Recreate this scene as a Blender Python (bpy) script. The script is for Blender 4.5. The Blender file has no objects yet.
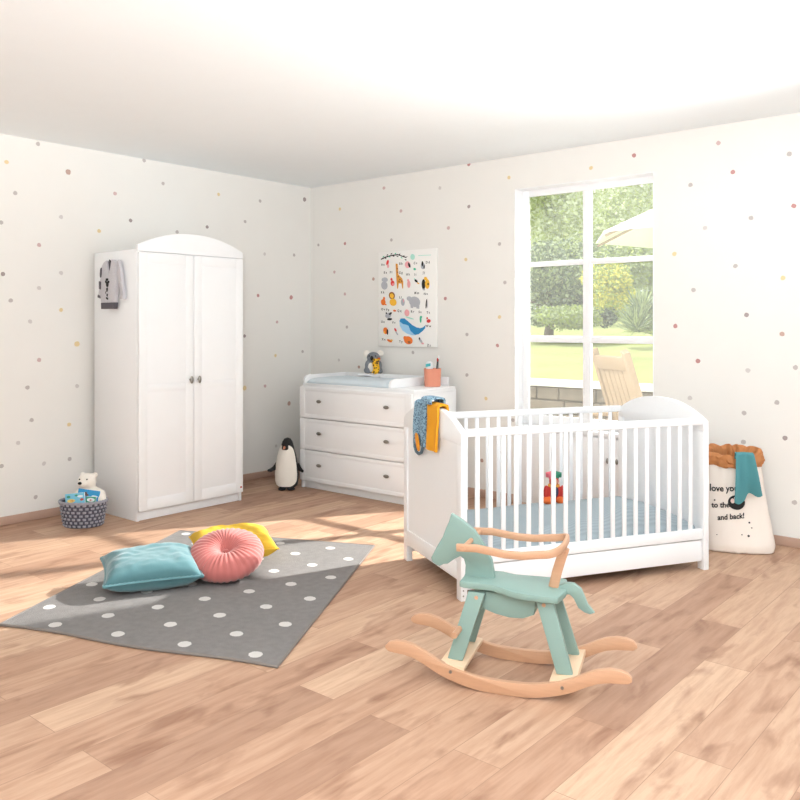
import bpy, bmesh, math, random
from mathutils import Vector, Matrix, noise
random.seed(7)
PI = math.pi
scene = bpy.context.scene
COL = scene.collection
sin, cos, rad = math.sin, math.cos, math.radians

# ------------------------------------------------------------------ helpers
def lin(c):
    def f(v):
        v /= 255.0
        return v / 12.92 if v <= 0.04045 else ((v + 0.055) / 1.055) ** 2.4
    return (f(c[0]), f(c[1]), f(c[2]), 1.0)

def nz(x, y=0.0, z=0.0):
    return noise.noise(Vector((x, y, z)))

class G:
    """collects shapes into one mesh; mi = material slot of what is added next"""
    def __init__(self):
        self.bm = bmesh.new(); self.mi = 0
        self.ly = self.bm.faces.layers.int.new('done')
    def _done(self):
        for f in self.bm.faces:
            if not f[self.ly]:
                f.material_index = self.mi; f[self.ly] = 1
    def m(self, i):
        self.mi = i; return self
    def box(self, x0, x1, y0, y1, z0, z1, b=0.0, seg=2, mat=None):
        r = bmesh.ops.create_cube(self.bm, size=1.0)
        vs = r['verts']
        for v in vs:
            v.co = Vector((x0 + (v.co.x + .5) * (x1 - x0), y0 + (v.co.y + .5) * (y1 - y0), z0 + (v.co.z + .5) * (z1 - z0)))
        if b > 0:
            es = list({e for v in vs for e in v.link_edges})
            r = bmesh.ops.bevel(self.bm, geom=es, offset=b, segments=seg, profile=0.5, affect='EDGES')
            if mat is not None:
                vs = list({v for f in self.bm.faces if not f[self.ly] for v in f.verts})
        if mat is not None:
            bmesh.ops.transform(self.bm, matrix=mat, verts=vs)
        self._done(); return self
    def prism(self, pts, to3, t0, t1, b=0.0):
        """polygon pts (2D) extruded from t0 to t1; to3(u, v, t) -> xyz"""
        bm = self.bm
        A = [bm.verts.new(to3(u, v, t0)) for u, v in pts]
        B = [bm.verts.new(to3(u, v, t1)) for u, v in pts]
        fs = [bm.faces.new(A), bm.faces.new(B[::-1])]
        n = len(pts)
        for i in range(n):
            fs.append(bm.faces.new((A[i], B[i], B[(i + 1) % n], A[(i + 1) % n])))
        bmesh.ops.recalc_face_normals(bm, faces=fs)
        if b > 0:
            es = [e for e in list(fs[0].edges) + list(fs[1].edges)]
            bmesh.ops.bevel(bm, geom=es, offset=b, segments=2, profile=.5, affect='EDGES')
        self._done(); return self
    def tube(self, pts, r, seg=10, cap=True, closed=False):
        bm = self.bm; pts = [Vector(p) for p in pts]; n = len(pts); rings = []
        prev = None
        for i, p in enumerate(pts):
            if closed: d = pts[(i + 1) % n] - pts[i - 1]
            else: d = pts[min(i + 1, n - 1)] - pts[max(i - 1, 0)]
            d.normalize()
            if prev is None:
                a = d.orthogonal().normalized()
            else:
                a = (prev - d * prev.dot(d))
                a = a.normalized() if a.length > 1e-6 else d.orthogonal().normalized()
            prev = a; c = d.cross(a)
            rr = r[i] if isinstance(r, (list, tuple)) else r
            ra, rb = rr if isinstance(rr, tuple) else (rr, rr)
            rings.append([bm.verts.new(p + a * ra * cos(2 * PI * k / seg) + c * rb * sin(2 * PI * k / seg)) for k in range(seg)])
        fs = []
        for i in range(n if closed else n - 1):
            A, B = rings[i], rings[(i + 1) % n]
            for k in range(seg):
                fs.append(bm.faces.new((A[k], A[(k + 1) % seg], B[(k + 1) % seg], B[k])))
        if cap and not closed:
            fs.append(bm.faces.new(rings[0][::-1])); fs.append(bm.faces.new(rings[-1]))
        bmesh.ops.recalc_face_normals(bm, faces=fs)
        self._done(); return self
    def sweep_rect(self, pts, up, w, h, closed=False):
        """rectangular section: w along side, h along up"""
        bm = self.bm; pts = [Vector(p) for p in pts]; n = len(pts); rings = []
        up = Vector(up)
        for i, p in enumerate(pts):
            d = (pts[min(i + 1, n - 1)] - pts[max(i - 1, 0)]).normalized()
            s = d.cross(up).normalized(); u = s.cross(d).normalized()
            rings.append([bm.verts.new(p + s * a * w / 2 + u * b_ * h / 2) for a, b_ in ((-1, -.7), (-.7, -1), (.7, -1), (1, -.7), (1, .7), (.7, 1), (-.7, 1), (-1, .7))])
        fs = []
        for i in range(n - 1):
            A, B = rings[i], rings[i + 1]
            for k in range(8):
                fs.append(bm.faces.new((A[k], A[(k + 1) % 8], B[(k + 1) % 8], B[k])))
        fs.append(bm.faces.new(rings[0][::-1])); fs.append(bm.faces.new(rings[-1]))
        bmesh.ops.recalc_face_normals(bm, faces=fs)
        self._done(); return self
    def lathe(self, prof, seg=24, c=(0, 0, 0), sx=1.0, sy=1.0, fn=None):
        bm = self.bm; rings = []
        for r, z in prof:
            if r < 1e-6:
                rings.append([bm.verts.new((c[0], c[1], c[2] + z))])
            else:
                ring = []
                for k in range(seg):
                    a = 2 * PI * k / seg
                    rr = r if fn is None else fn(r, a, z)
                    ring.append(bm.verts.new((c[0] + rr * cos(a) * sx, c[1] + rr * sin(a) * sy, c[2] + z)))
                rings.append(ring)
        fs = []
        for A, B in zip(rings, rings[1:]):
            for k in range(seg):
                k2 = (k + 1) % seg
                if len(A) == 1 and len(B) == 1: continue
                if len(A) == 1: fs.append(bm.faces.new((A[0], B[k2], B[k])))
                elif len(B) == 1: fs.append(bm.faces.new((A[k], A[k2], B[0])))
                else: fs.append(bm.faces.new((A[k], A[k2], B[k2], B[k])))
        bmesh.ops.recalc_face_normals(bm, faces=fs)
        self._done(); return self
    def ell(self, c, r, rot=None, sub=3):
        M_ = Matrix.Translation(Vector(c))
        if rot is not None: M_ = M_ @ rot.to_4x4()
        M_ = M_ @ Matrix.Diagonal((r[0], r[1], r[2], 1))
        bmesh.ops.create_icosphere(self.bm, subdivisions=sub, radius=1.0, matrix=M_)
        self._done(); return self
    def sheet(self, fn, nu, nv, thick=0.0):
        """surface fn(u,v), u,v in 0..1; thickness makes it a closed slab along the normal"""
        bm = self.bm
        P = [[Vector(fn(i / nu, j / nv)) for j in range(nv + 1)] for i in range(nu + 1)]
        if thick <= 0:
            V = [[bm.verts.new(p) for p in row] for row in P]
            for i in range(nu):
                for j in range(nv):
                    bm.faces.new((V[i][j], V[i + 1][j], V[i + 1][j + 1], V[i][j + 1]))
            self._done(); return self
        N = []
        for i in range(nu + 1):
            row = []
            for j in range(nv + 1):
                du = P[min(i + 1, nu)][j] - P[max(i - 1, 0)][j]
                dv = P[i][min(j + 1, nv)] - P[i][max(j - 1, 0)]
                n = du.cross(dv)
                row.append(n.normalized() if n.length > 1e-9 else Vector((0, 0, 1)))
            N.append(row)
        A = [[bm.verts.new(P[i][j]) for j in range(nv + 1)] for i in range(nu + 1)]
        B = [[bm.verts.new(P[i][j] + N[i][j] * thick) for j in range(nv + 1)] for i in range(nu + 1)]
        fs = []
        for i in range(nu):
            for j in range(nv):
                fs.append(bm.faces.new((A[i][j], A[i][j + 1], A[i + 1][j + 1], A[i + 1][j])))
                fs.append(bm.faces.new((B[i][j], B[i + 1][j], B[i + 1][j + 1], B[i][j + 1])))
        for i in range(nu):
            fs.append(bm.faces.new((A[i][0], A[i + 1][0], B[i + 1][0], B[i][0])))
            fs.append(bm.faces.new((A[i + 1][nv], A[i][nv], B[i][nv], B[i + 1][nv])))
        for j in range(nv):
            fs.append(bm.faces.new((A[0][j + 1], A[0][j], B[0][j], B[0][j + 1])))
            fs.append(bm.faces.new((A[nu][j], A[nu][j + 1], B[nu][j + 1], B[nu][j])))
        bmesh.ops.recalc_face_normals(bm, faces=fs)
        self._done(); return self
    def text(self, s, fn, size, bold=0.0, seg=0.004):
        """flat lettering; fn(x, z) -> xyz with x from the text's left and z from its baseline"""
        cu = bpy.data.curves.new('t', 'FONT'); cu.body = s; cu.size = size; cu.offset = bold
        cu.resolution_u = 3
        o = bpy.data.objects.new('t', cu); COL.objects.link(o)
        dg = bpy.context.evaluated_depsgraph_get(); dg.update()
        me = bpy.data.meshes.new_from_object(o.evaluated_get(dg))
        bpy.data.objects.remove(o); bpy.data.curves.remove(cu)
        vs = [self.bm.verts.new(fn(v.co.x, v.co.y)) for v in me.vertices]
        for p in me.polygons:
            try: self.bm.faces.new([vs[i] for i in p.vertices])
            except ValueError: pass
        bpy.data.meshes.remove(me)
        self._done(); return self
    def obj(self, name, mats, parent=None, loc=(0, 0, 0), rz=0.0, smooth=40):
        me = bpy.data.meshes.new(name)
        self.bm.to_mesh(me); self.bm.free()
        for mm in (mats if isinstance(mats, (list, tuple)) else [mats]): me.materials.append(mm)
        if smooth:
            me.polygons.foreach_set('use_smooth', [True] * len(me.polygons))
            me.set_sharp_from_angle(angle=rad(smooth))
        o = bpy.data.objects.new(name, me); COL.objects.link(o)
        o.location = loc; o.rotation_euler = (0, 0, rz)
        if parent: o.parent = parent
        return o

def tag(o, label=None, cat=None, group=None, kind=None):
    if label: o['label'] = label
    if cat: o['category'] = cat
    if group: o['group'] = group
    if kind: o['kind'] = kind
    return o

def thing(name, label, cat, loc=(0, 0, 0), rz=0.0, group=None):
    o = bpy.data.objects.new(name, None); COL.objects.link(o)
    o.empty_display_size = .05
    o.location = loc; o.rotation_euler = (0, 0, rz)
    return tag(o, label, cat, group)

def dup(o, parent):
    c = o.copy(); COL.objects.link(c); c.parent = parent
    for ch in list(o.children): dup(ch, c)
    return c

def remesh(o, vox, it=6):
    md = o.modifiers.new('r', 'REMESH'); md.mode = 'VOXEL'; md.voxel_size = vox; md.use_smooth_shade = True
    s = o.modifiers.new('s', 'SMOOTH'); s.iterations = it; s.factor = .5
    return o

def bev(o, w=.003, seg=2):
    md = o.modifiers.new('b', 'BEVEL'); md.width = w; md.segments = seg; md.limit_method = 'ANGLE'; md.angle_limit = rad(50)
    return o

# ------------------------------------------------------------------ materials
def mat(name, c, rough=.55, bump=0.0, bscale=200, var=0.0, vscale=6, metal=0.0, sheen=0.0, spec=.5, stretch=None):
    m = bpy.data.materials.new(name); m.use_nodes = True
    nt = m.node_tree; b = nt.nodes['Principled BSDF']
    b.inputs['Base Color'].default_value = lin(c)
    b.inputs['Roughness'].default_value = rough
    b.inputs['Metallic'].default_value = metal
    b.inputs['Specular IOR Level'].default_value = spec
    if sheen: b.inputs['Sheen Weight'].default_value = sheen
    tc = nt.nodes.new('ShaderNodeTexCoord'); src = tc.outputs['Object']
    if stretch:
        mp = nt.nodes.new('ShaderNodeMapping'); mp.inputs['Scale'].default_value = stretch
        nt.links.new(src, mp.inputs['Vector']); src = mp.outputs['Vector']
    if True:
        n = nt.nodes.new('ShaderNodeTexNoise'); n.inputs['Scale'].default_value = vscale; n.inputs['Detail'].default_value = 4
        nt.links.new(src, n.inputs['Vector'])
        mx = nt.nodes.new('ShaderNodeMix'); mx.data_type = 'RGBA'
        v = max(var, .015)
        l = lin(c)
        mx.inputs['A'].default_value = (l[0] * (1 - v), l[1] * (1 - v), l[2] * (1 - v), 1)
        mx.inputs['B'].default_value = (min(1, l[0] * (1 + v)), min(1, l[1] * (1 + v)), min(1, l[2] * (1 + v)), 1)
        nt.links.new(n.outputs['Fac'], mx.inputs['Factor']); nt.links.new(mx.outputs['Result'], b.inputs['Base Color'])
    if bump:
        n2 = nt.nodes.new('ShaderNodeTexNoise'); n2.inputs['Scale'].default_value = bscale; n2.inputs['Detail'].default_value = 2
        nt.links.new(src, n2.inputs['Vector'])
        bp = nt.nodes.new('ShaderNodeBump'); bp.inputs['Strength'].default_value = bump; bp.inputs['Distance'].default_value = .004
        nt.links.new(n2.outputs['Fac'], bp.inputs['Height']); nt.links.new(bp.outputs['Normal'], b.inputs['Normal'])
    return m

def mat_floor():
    m = bpy.data.materials.new('oak_planks'); m.use_nodes = True
    nt = m.node_tree; N = nt.nodes; L = nt.links; b = N['Principled BSDF']
    tc = N.new('ShaderNodeTexCoord')
    mp = N.new('ShaderNodeMapping'); mp.inputs['Rotation'].default_value = (0, 0, PI / 2); mp.inputs['Location'].default_value = (.37, .06, 0)
    L.new(tc.outputs['Object'], mp.inputs['Vector'])
    br = N.new('ShaderNodeTexBrick'); br.offset = .37; br.offset_frequency = 2
    br.inputs['Scale'].default_value = 1.0; br.inputs['Brick Width'].default_value = 1.15; br.inputs['Row Height'].default_value = .17
    br.inputs['Mortar Size'].default_value = .0012; br.inputs['Mortar Smooth'].default_value = .3
    br.inputs['Color1'].default_value = (0, 0, 0, 1); br.inputs['Color2'].default_value = (1, 1, 1, 1); br.inputs['Mortar'].default_value = (.5, .5, .5, 1)
    L.new(mp.outputs['Vector'], br.inputs['Vector'])
    rp = N.new('ShaderNodeValToRGB'); e = rp.color_ramp.elements
    e[0].position = 0; e[0].color = lin((172, 136, 113)); e[1].position = 1; e[1].color = lin((208, 175, 148))
    for p, c in ((.3, (186, 149, 124)), (.65, (197, 162, 136))):
        q = rp.color_ramp.elements.new(p); q.color = lin(c)
    L.new(br.outputs['Color'], rp.inputs['Fac'])
    # per-plank offset of the grain, so neighbours do not run on
    ad = N.new('ShaderNodeVectorMath'); ad.operation = 'MULTIPLY_ADD'
    ad.inputs[1].default_value = (7, 3, 5)
    L.new(br.outputs['Color'], ad.inputs[0]); L.new(mp.outputs['Vector'], ad.inputs[2])
    m2 = N.new('ShaderNodeMapping'); m2.inputs['Scale'].default_value = (1.6, 16, 1); L.new(ad.outputs['Vector'], m2.inputs['Vector'])
    g = N.new('ShaderNodeTexNoise'); g.inputs['Scale'].default_value = 2.2; g.inputs['Detail'].default_value = 8; g.inputs['Roughness'].default_value = .62; g.inputs['Distortion'].default_value = .25
    L.new(m2.outputs['Vector'], g.inputs['Vector'])
    r2 = N.new('ShaderNodeValToRGB'); r2.color_ramp.elements[0].position = .3; r2.color_ramp.elements[0].color = lin((206, 188, 176)); r2.color_ramp.elements[1].position = .62; r2.color_ramp.elements[1].color = (1, 1, 1, 1)
    L.new(g.outputs['Fac'], r2.inputs['Fac'])
    mx = N.new('ShaderNodeMix'); mx.data_type = 'RGBA'; mx.blend_type = 'MULTIPLY'; mx.inputs['Factor'].default_value = .6
    L.new(rp.outputs['Color'], mx.inputs['A']); L.new(r2.outputs['Color'], mx.inputs['B'])
    # knots and darker heartwood patches
    m3 = N.new('ShaderNodeMapping'); m3.inputs['Scale'].default_value = (2.4, 7, 1); L.new(ad.outputs['Vector'], m3.inputs['Vector'])
    k = N.new('ShaderNodeTexNoise'); k.inputs['Scale'].default_value = 1.5; k.inputs['Detail'].default_value = 5; k.inputs['Distortion'].default_value = .5
    L.new(m3.outputs['Vector'], k.inputs['Vector'])
    r3 = N.new('ShaderNodeValToRGB'); r3.color_ramp.elements[0].position = .28; r3.color_ramp.elements[0].color = lin((172, 142, 128)); r3.color_ramp.elements[1].position = .46; r3.color_ramp.elements[1].color = (1, 1, 1, 1)
    L.new(k.outputs['Fac'], r3.inputs['Fac'])
    mx2 = N.new('ShaderNodeMix'); mx2.data_type = 'RGBA'; mx2.blend_type = 'MULTIPLY'; mx2.inputs['Factor'].default_value = .6
    L.new(mx.outputs['Result'], mx2.inputs['A']); L.new(r3.outputs['Color'], mx2.inputs['B'])
    mx3 = N.new('ShaderNodeMix'); mx3.data_type = 'RGBA'; mx3.inputs['B'].default_value = lin((120, 88, 70))
    mo = N.new('ShaderNodeMath'); mo.operation = 'MULTIPLY'; mo.inputs[1].default_value = .6; L.new(br.outputs['Fac'], mo.inputs[0])
    L.new(mo.outputs[0], mx3.inputs['Factor']); L.new(mx2.outputs['Result'], mx3.inputs['A'])
    L.new(mx3.outputs['Result'], b.inputs['Base Color'])
    b.inputs['Roughness'].default_value = .5; b.inputs['Specular IOR Level'].default_value = .35
    bp = N.new('ShaderNodeBump'); bp.inputs['Strength'].default_value = .12; bp.inputs['Distance'].default_value = .002
    L.new(g.outputs['Fac'], bp.inputs['Height']); L.new(bp.outputs['Normal'], b.inputs['Normal'])
    return m

def mat_glass():
    m = bpy.data.materials.new('window_glass'); m.use_nodes = True
    nt = m.node_tree; N = nt.nodes; L = nt.links
    N.remove(N['Principled BSDF'])
    t = N.new('ShaderNodeBsdfTransparent'); t.inputs['Color'].default_value = (.97, .985, .975, 1)
    g = N.new('ShaderNodeBsdfGlossy'); g.inputs['Roughness'].default_value = .03
    f = N.new('ShaderNodeFresnel'); f.inputs['IOR'].default_value = 1.35
    x = N.new('ShaderNodeMixShader')
    L.new(f.outputs[0], x.inputs[0]); L.new(t.outputs[0], x.inputs[1]); L.new(g.outputs[0], x.inputs[2])
    # pale veil mixed into the glass, imitating glare over the garden view
    tr = N.new('ShaderNodeBsdfTranslucent'); tr.inputs['Color'].default_value = (.95, .97, .93, 1)
    x2 = N.new('ShaderNodeMixShader'); x2.inputs[0].default_value = .022
    L.new(x.outputs[0], x2.inputs[1]); L.new(tr.outputs[0], x2.inputs[2])
    L.new(x2.outputs[0], N['Material Output'].inputs['Surface'])
    return m

def mat_spots(name, base, spot, scale, thr=.3, rough=.85):
    m = mat(name, base, rough); nt = m.node_tree; N = nt.nodes; L = nt.links; b = N['Principled BSDF']
    tc = N.new('ShaderNodeTexCoord'); v = N.new('ShaderNodeTexVoronoi'); v.inputs['Scale'].default_value = scale
    L.new(tc.outputs['Object'], v.inputs['Vector'])
    c = N.new('ShaderNodeMath'); c.operation = 'LESS_THAN'; c.inputs[1].default_value = thr
    L.new(v.outputs['Distance'], c.inputs[0])
    mx = N.new('ShaderNodeMix'); mx.data_type = 'RGBA'; mx.inputs['A'].default_value = lin(base); mx.inputs['B'].default_value = lin(spot)
    L.new(c.outputs[0], mx.inputs['Factor']); L.new(mx.outputs['Result'], b.inputs['Base Color'])
    return m

def mat_stripe(name, a, b_, scale, axis='Z', rough=.9, dist=0.6):
    m = mat(name, a, rough); nt = m.node_tree; N = nt.nodes; L = nt.links; b = N['Principled BSDF']
    tc = N.new('ShaderNodeTexCoord'); w = N.new('ShaderNodeTexWave'); w.bands_direction = axis
    w.inputs['Scale'].default_value = scale; w.inputs['Distortion'].default_value = dist; w.inputs['Detail'].default_value = 1
    L.new(tc.outputs['Object'], w.inputs['Vector'])
    mx = N.new('ShaderNodeMix'); mx.data_type = 'RGBA'; mx.inputs['A'].default_value = lin(a); mx.inputs['B'].default_value = lin(b_)
    L.new(w.outputs['Fac'], mx.inputs['Factor']); L.new(mx.outputs['Result'], b.inputs['Base Color'])
    return m

WALL = mat('wall_paint', (237, 235, 230), .9, spec=.2)
CEIL = mat('ceiling_paint', (246, 251, 253), .9, spec=.2)
WHITE = mat('white_lacquer', (244, 245, 246), .38, spec=.4)
WHITE_M = mat('white_matt', (246, 247, 248), .6)
SKIRT = mat('beige_skirting', (190, 158, 140), .5, var=.06, stretch=(6, 6, 60))
GLASS = mat_glass()
METAL = mat('brushed_nickel', (150, 146, 140), .35, metal=1.0)
DARKGAP = mat('dark_gap', (70, 66, 62), .9)
RUG = mat('rug_grey_pile', (134, 130, 128), .97, bump=1.0, bscale=260, var=.16, vscale=30, spec=.1)
RUGEDGE = mat('rug_binding', (128, 120, 114), .95)
def rug_dots(m):
    nt = m.node_tree; N = nt.nodes; L = nt.links; b = N['Principled BSDF']
    src = b.inputs['Base Color'].links[0].from_socket
    tc = N.new('ShaderNodeTexCoord'); sp_ = N.new('ShaderNodeSeparateXYZ'); L.new(tc.outputs['Object'], sp_.inputs[0])
    def op(o, a, b_=None):
        n = N.new('ShaderNodeMath'); n.operation = o
        for i, v in enumerate((a, b_)):
            if v is None: continue
            if isinstance(v, (int, float)): n.inputs[i].default_value = v
            else: L.new(v, n.inputs[i])
        return n.outputs[0]
    u, v = sp_.outputs[0], sp_.outputs[1]
    y = op('MULTIPLY', op('SUBTRACT', v, .07), 1 / .328)
    x = op('MULTIPLY', op('ADD', op('SUBTRACT', u, .229), op('MULTIPLY', y, .042)), 1 / .32)
    ds = []
    for o in (0, .5):
        xo, yo = op('ADD', x, o), op('ADD', y, o)
        dx = op('MULTIPLY', op('SUBTRACT', xo, op('ROUND', xo)), .32); dy = op('MULTIPLY', op('SUBTRACT', yo, op('ROUND', yo)), .328)
        ds.append(op('SQRT', op('ADD', op('MULTIPLY', dx, dx), op('MULTIPLY', dy, dy))))
    d = op('MINIMUM', ds[0], ds[1])
    n2 = N.new('ShaderNodeTexNoise'); n2.inputs['Scale'].default_value = 90; L.new(tc.outputs['Object'], n2.inputs['Vector'])
    d = op('ADD', d, op('MULTIPLY', op('SUBTRACT', n2.outputs['Fac'], .5), .008))
    k = op('LESS_THAN', d, .0285)
    mx = N.new('ShaderNodeMix'); mx.data_type = 'RGBA'; mx.inputs['B'].default_value = lin((212, 208, 204))
    L.new(k, mx.inputs['Factor']); L.new(src, mx.inputs['A']); L.new(mx.outputs['Result'], b.inputs['Base Color'])
rug_dots(RUG)
TEAL = mat('teal_velvet', (76, 120, 126), .8, bump=.25, bscale=40, var=.06, sheen=.4)
YELLOW = mat('yellow_cotton', (220, 178, 52), .85, bump=.2, bscale=50, var=.04)
CORAL = mat('coral_velvet', (184, 102, 96), .75, var=.05, sheen=.4)
MINT = mat('mint_paint', (134, 162, 154), .45, var=.02)
BEECH = mat('beech_wood', (200, 156, 124), .5, var=.1, vscale=5, stretch=(3, 3, 26))
BEECH_L = mat('birch_plywood', (228, 198, 166), .5, var=.08, vscale=5, stretch=(3, 3, 40))
DUVET = mat_stripe('duvet_cotton', (158, 170, 176), (170, 182, 188), 26, 'Y', dist=1.5)
SHEETM = mat('fitted_sheet', (206, 220, 232), .9, bump=.2, bscale=30)
PADM = mat('changing_pad_cotton', (216, 228, 235), .9, bump=.2, bscale=30, var=.03)
BLACK = mat('black_plush', (38, 38, 40), .95, bump=.6, bscale=150, var=.1)
CREAM = mat('cream_plush', (240, 234, 224), .95, bump=.6, bscale=150, var=.03)
GREYP = mat('grey_plush', (128, 132, 138), .95, bump=.8, bscale=150, var=.1)
NAVYP = mat('slate_plush', (84, 100, 120), .95, bump=.6, bscale=150, var=.1)
GLOSSB = mat('black_bead', (14, 14, 15), .2)
ORANGE = mat('orange_cloth', (226, 110, 52), .9, bump=.2)
PINK = mat('pink_cloth', (226, 116, 128), .9, bump=.2)
RED = mat('red_cloth', (196, 58, 52), .9, bump=.2)
GREEN = mat('green_cloth', (60, 140, 110), .9, bump=.2)
SKIN = mat('doll_cloth', (222, 176, 150), .9)
GIRAFFE = mat_spots('yellow_spotted_cloth', (240, 184, 40), (44, 32, 20), 60, .42)
CUPM = mat('terracotta_cup', (226, 148, 122), .6)
TEALP = mat('teal_plastic', (70, 186, 196), .4)
CLEAR = mat('grey_bristle', (150, 150, 150), .6)
BLUEP = mat_spots('blue_print_cotton', (146, 182, 204), (66, 98, 128), 95, .42)
MUST = mat('mustard_jersey', (236, 162, 26), .85, bump=.3, bscale=60, var=.06)
ORLINE = mat('orange_lining', (232, 150, 40), .85)
CARD = mat('grey_melange_knit', (204, 202, 206), .95, bump=.5, bscale=160, var=.12, vscale=120)
CARDD = mat('dark_grey_knit', (96, 92, 98), .95, bump=.5, bscale=160, var=.1)
CANVAS = mat('canvas_sack', (240, 230, 220), .9, bump=.25, bscale=25, var=.03)
KRAFT = mat('kraft_paper', (190, 124, 72), .7, bump=.9, bscale=26, var=.3, vscale=14)
INK = mat('black_print', (34, 32, 32), .8)
TEALC = mat('teal_muslin', (78, 140, 146), .9, bump=.3, bscale=60, var=.06)
WEAVE = mat('grey_woven_cord', (158, 158, 168), .9, bump=.6, bscale=120, var=.25, vscale=70)
WEAVED = mat('darkened_weave', (84, 84, 96), .9, bump=.6, bscale=120, var=.3, vscale=70)
PAPER = mat('poster_paper', (245, 244, 240), .7)
OAKW = mat('weathered_teak', (158, 136, 112), .85, var=.22, vscale=4, stretch=(30, 30, 3))
STONE = mat('garden_stone', (128, 116, 102), .9, bump=.5, bscale=12, var=.3, vscale=9)
COPING = mat('pale_coping', (246, 242, 232), .8)
LAWN = mat('lawn_grass', (162, 168, 106), .95, bump=.6, bscale=60, var=.22, vscale=1.3)
TERR = mat('terrace_slabs', (214, 208, 198), .9, var=.08)
PARA = mat('white_parasol_canvas', (250, 250, 250), .8)
BARK = mat('bark', (112, 94, 78), .95, bump=.8, bscale=20, var=.3)
LEAF = [mat('leaf_' + n, c, .7, var=.2, vscale=3) for n, c in (('dark', (128, 142, 112)), ('mid', (172, 184, 136)), ('pale', (212, 220, 180)), ('yellow', (212, 206, 92)), ('lime', (174, 188, 108)), ('deep', (84, 94, 80)))]
DOTS = {k: mat('wallpaper_dot_' + n, tuple(v * .6 + 232 * .4 for v in c), .9, spec=.1) for k, n, c in (
    ('G', 'grey_brown', (168, 156, 150)), ('R', 'brick_red', (168, 88, 84)), ('P', 'dusty_pink', (190, 146, 142)), ('Y', 'ochre', (228, 194, 116)),
    ('L', 'light_grey', (198, 190, 184)), ('D', 'umber', (122, 102, 98)), ('B', 'brown', (166, 118, 98)))}

# ------------------------------------------------------------------ the place: room axes
# corner of the two walls at the origin, window wall along +x (y = 0), left wall along -y (x = 0)
F = 820.0; EYE = 1.28; CX, CY = 5.3215, -5.0741; HOR = 325.0
U = Vector((.7641, .6451)); W = Vector((-.6451, .7641))       # camera right and camera forward on the floor plan
def at(px, D):
    p = Vector((CX, CY)) + U * ((px - 400) / F * D) + W * D
    return p.x, p.y
def zat(py, D): return EYE - (py - HOR) / F * D
H = 2.5

cam_d = bpy.data.cameras.new('camera'); cam = bpy.data.objects.new('camera', cam_d); COL.objects.link(cam)
cam.location = (CX, CY, EYE); cam.rotation_euler = (PI / 2, 0, math.atan2(.6451, .7641))
cam_d.sensor_width = 36; cam_d.lens = F / 800 * 36; cam_d.shift_y = -75 / 800; cam_d.clip_end = 200
scene.camera = cam

# ------------------------------------------------------------------ setting
XE, YE = 6.4, -6.4
g = G(); g.box(-.15, XE, YE, .22, -.15, 0)
tag(g.obj('floor', mat_floor(), smooth=0), 'oak plank floor', kind='structure')
g = G(); g.box(-.15, XE, YE, .22, H, H + .15)
tag(g.obj('ceiling', CEIL, smooth=0), 'white ceiling', kind='structure')

def blob(g, to3, r, seed):
    vs = []
    for k in range(12):
        a = 2 * PI * k / 12
        q = r * (1 + .22 * nz(cos(a) * 1.3 + seed * 7.1, sin(a) * 1.3, seed * 3.3))
        vs.append((q * cos(a), q * sin(a) * .95))
    A = [g.bm.verts.new(to3(u, v)) for u, v in vs]
    g.bm.faces.new(A); g._done()

DK = list(DOTS)
def ray(px):
    d = U * ((px - 400) / F) + W
    return d
LD = """38,144,G 6.5,162,Y 68,172,B+ 144,160.5,G 15,193,G 115,193.5,P 61,217,L 1,222.5,G 130.5,220.5,D 99,231,Y 39,245,P 3,274,D 61,273,L
10.6,300.5,G 61,310,Y 30,321.5,L 77,344,Y+ 39,360,P 27.5,387.5,G 77,386,L 31.5,420,G 69,424.5,Y 18,443,L 1.5,466,G 44,463.5,L 69.5,459,G 35.5,497,G 39,288,L
163,183.5,G 218.5,194.5,Y 260,201,G 304.5,199.5,D+ 245,221.5,G 207,227,D 177,232,G 264.5,254,L 294,255,G 258,295.5,R 291,297.5,R+ 277,322,P 244.5,336,D 302.5,351.5,G 275.5,355.5,Y 244.5,388,Y+ 265,386,P 289,403.5,B+ 276,446,L
-14,205,R -22,260,Y -12,335,P -25,395,G -12,440,Y -40,180,G -45,310,D -38,470,P""".split()
RD = """318.5,245,G 345,243.5,R 384,188,P 340,209,Y 401,211,P 440,188,L 469,164.5,R 509,177.5,Y 469,206.5,D 448.5,228,P 391.5,240,G 334.5,272,P 373.5,279,B 345,294,P 347,327,G
466,259.5,Y 499.5,244,G 505,282.5,G 445.5,298.5,R 499.5,317,Y 467,334.5,G 497.5,345.5,R 339,360,L 359,367,B 413,352.5,G 467,375,G 486,398.5,Y
718.5,143,P 789.5,154,G 733,172,R 690.5,185,G 794,206,R 751,218,G 705,228,L 674.5,254,Y 735.5,266,G 783,278,Y 693.5,290,G 746.5,315,D 675.5,326,R 782,334,B 698,361,R 748,370.5,L 795.5,367.5,G 690,398,L
744,413,G 777,402.5,G 785,438,D 743.5,442,G 794.5,502.5,G 591,168,Y 634,155.5,R 482,460.5,B 502,452.5,R 513,420,G 815,180,Y 825,260,G 840,330,R 822,410,P 845,470,Y 870,220,D 865,400,G""".split()

g = G(); g.box(-.15, 0, YE, .15, 0, H)
for n, s in enumerate(LD):
    px, py, k = s.split(','); d = ray(float(px)); D = (0 - CX) / d.x
    y, z = CY + d.y * D, zat(float(py), D)
    big = k.endswith('+'); g.m(1 + DK.index(k[0]))
    blob(g, lambda u, v: (.0012, y + u, z + v), .02 if big else .0145, n)
tag(g.obj('wall_left', [WALL] + [DOTS[k] for k in DK], smooth=0), 'cream wall with small coloured dots behind the wardrobe', kind='structure')

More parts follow.
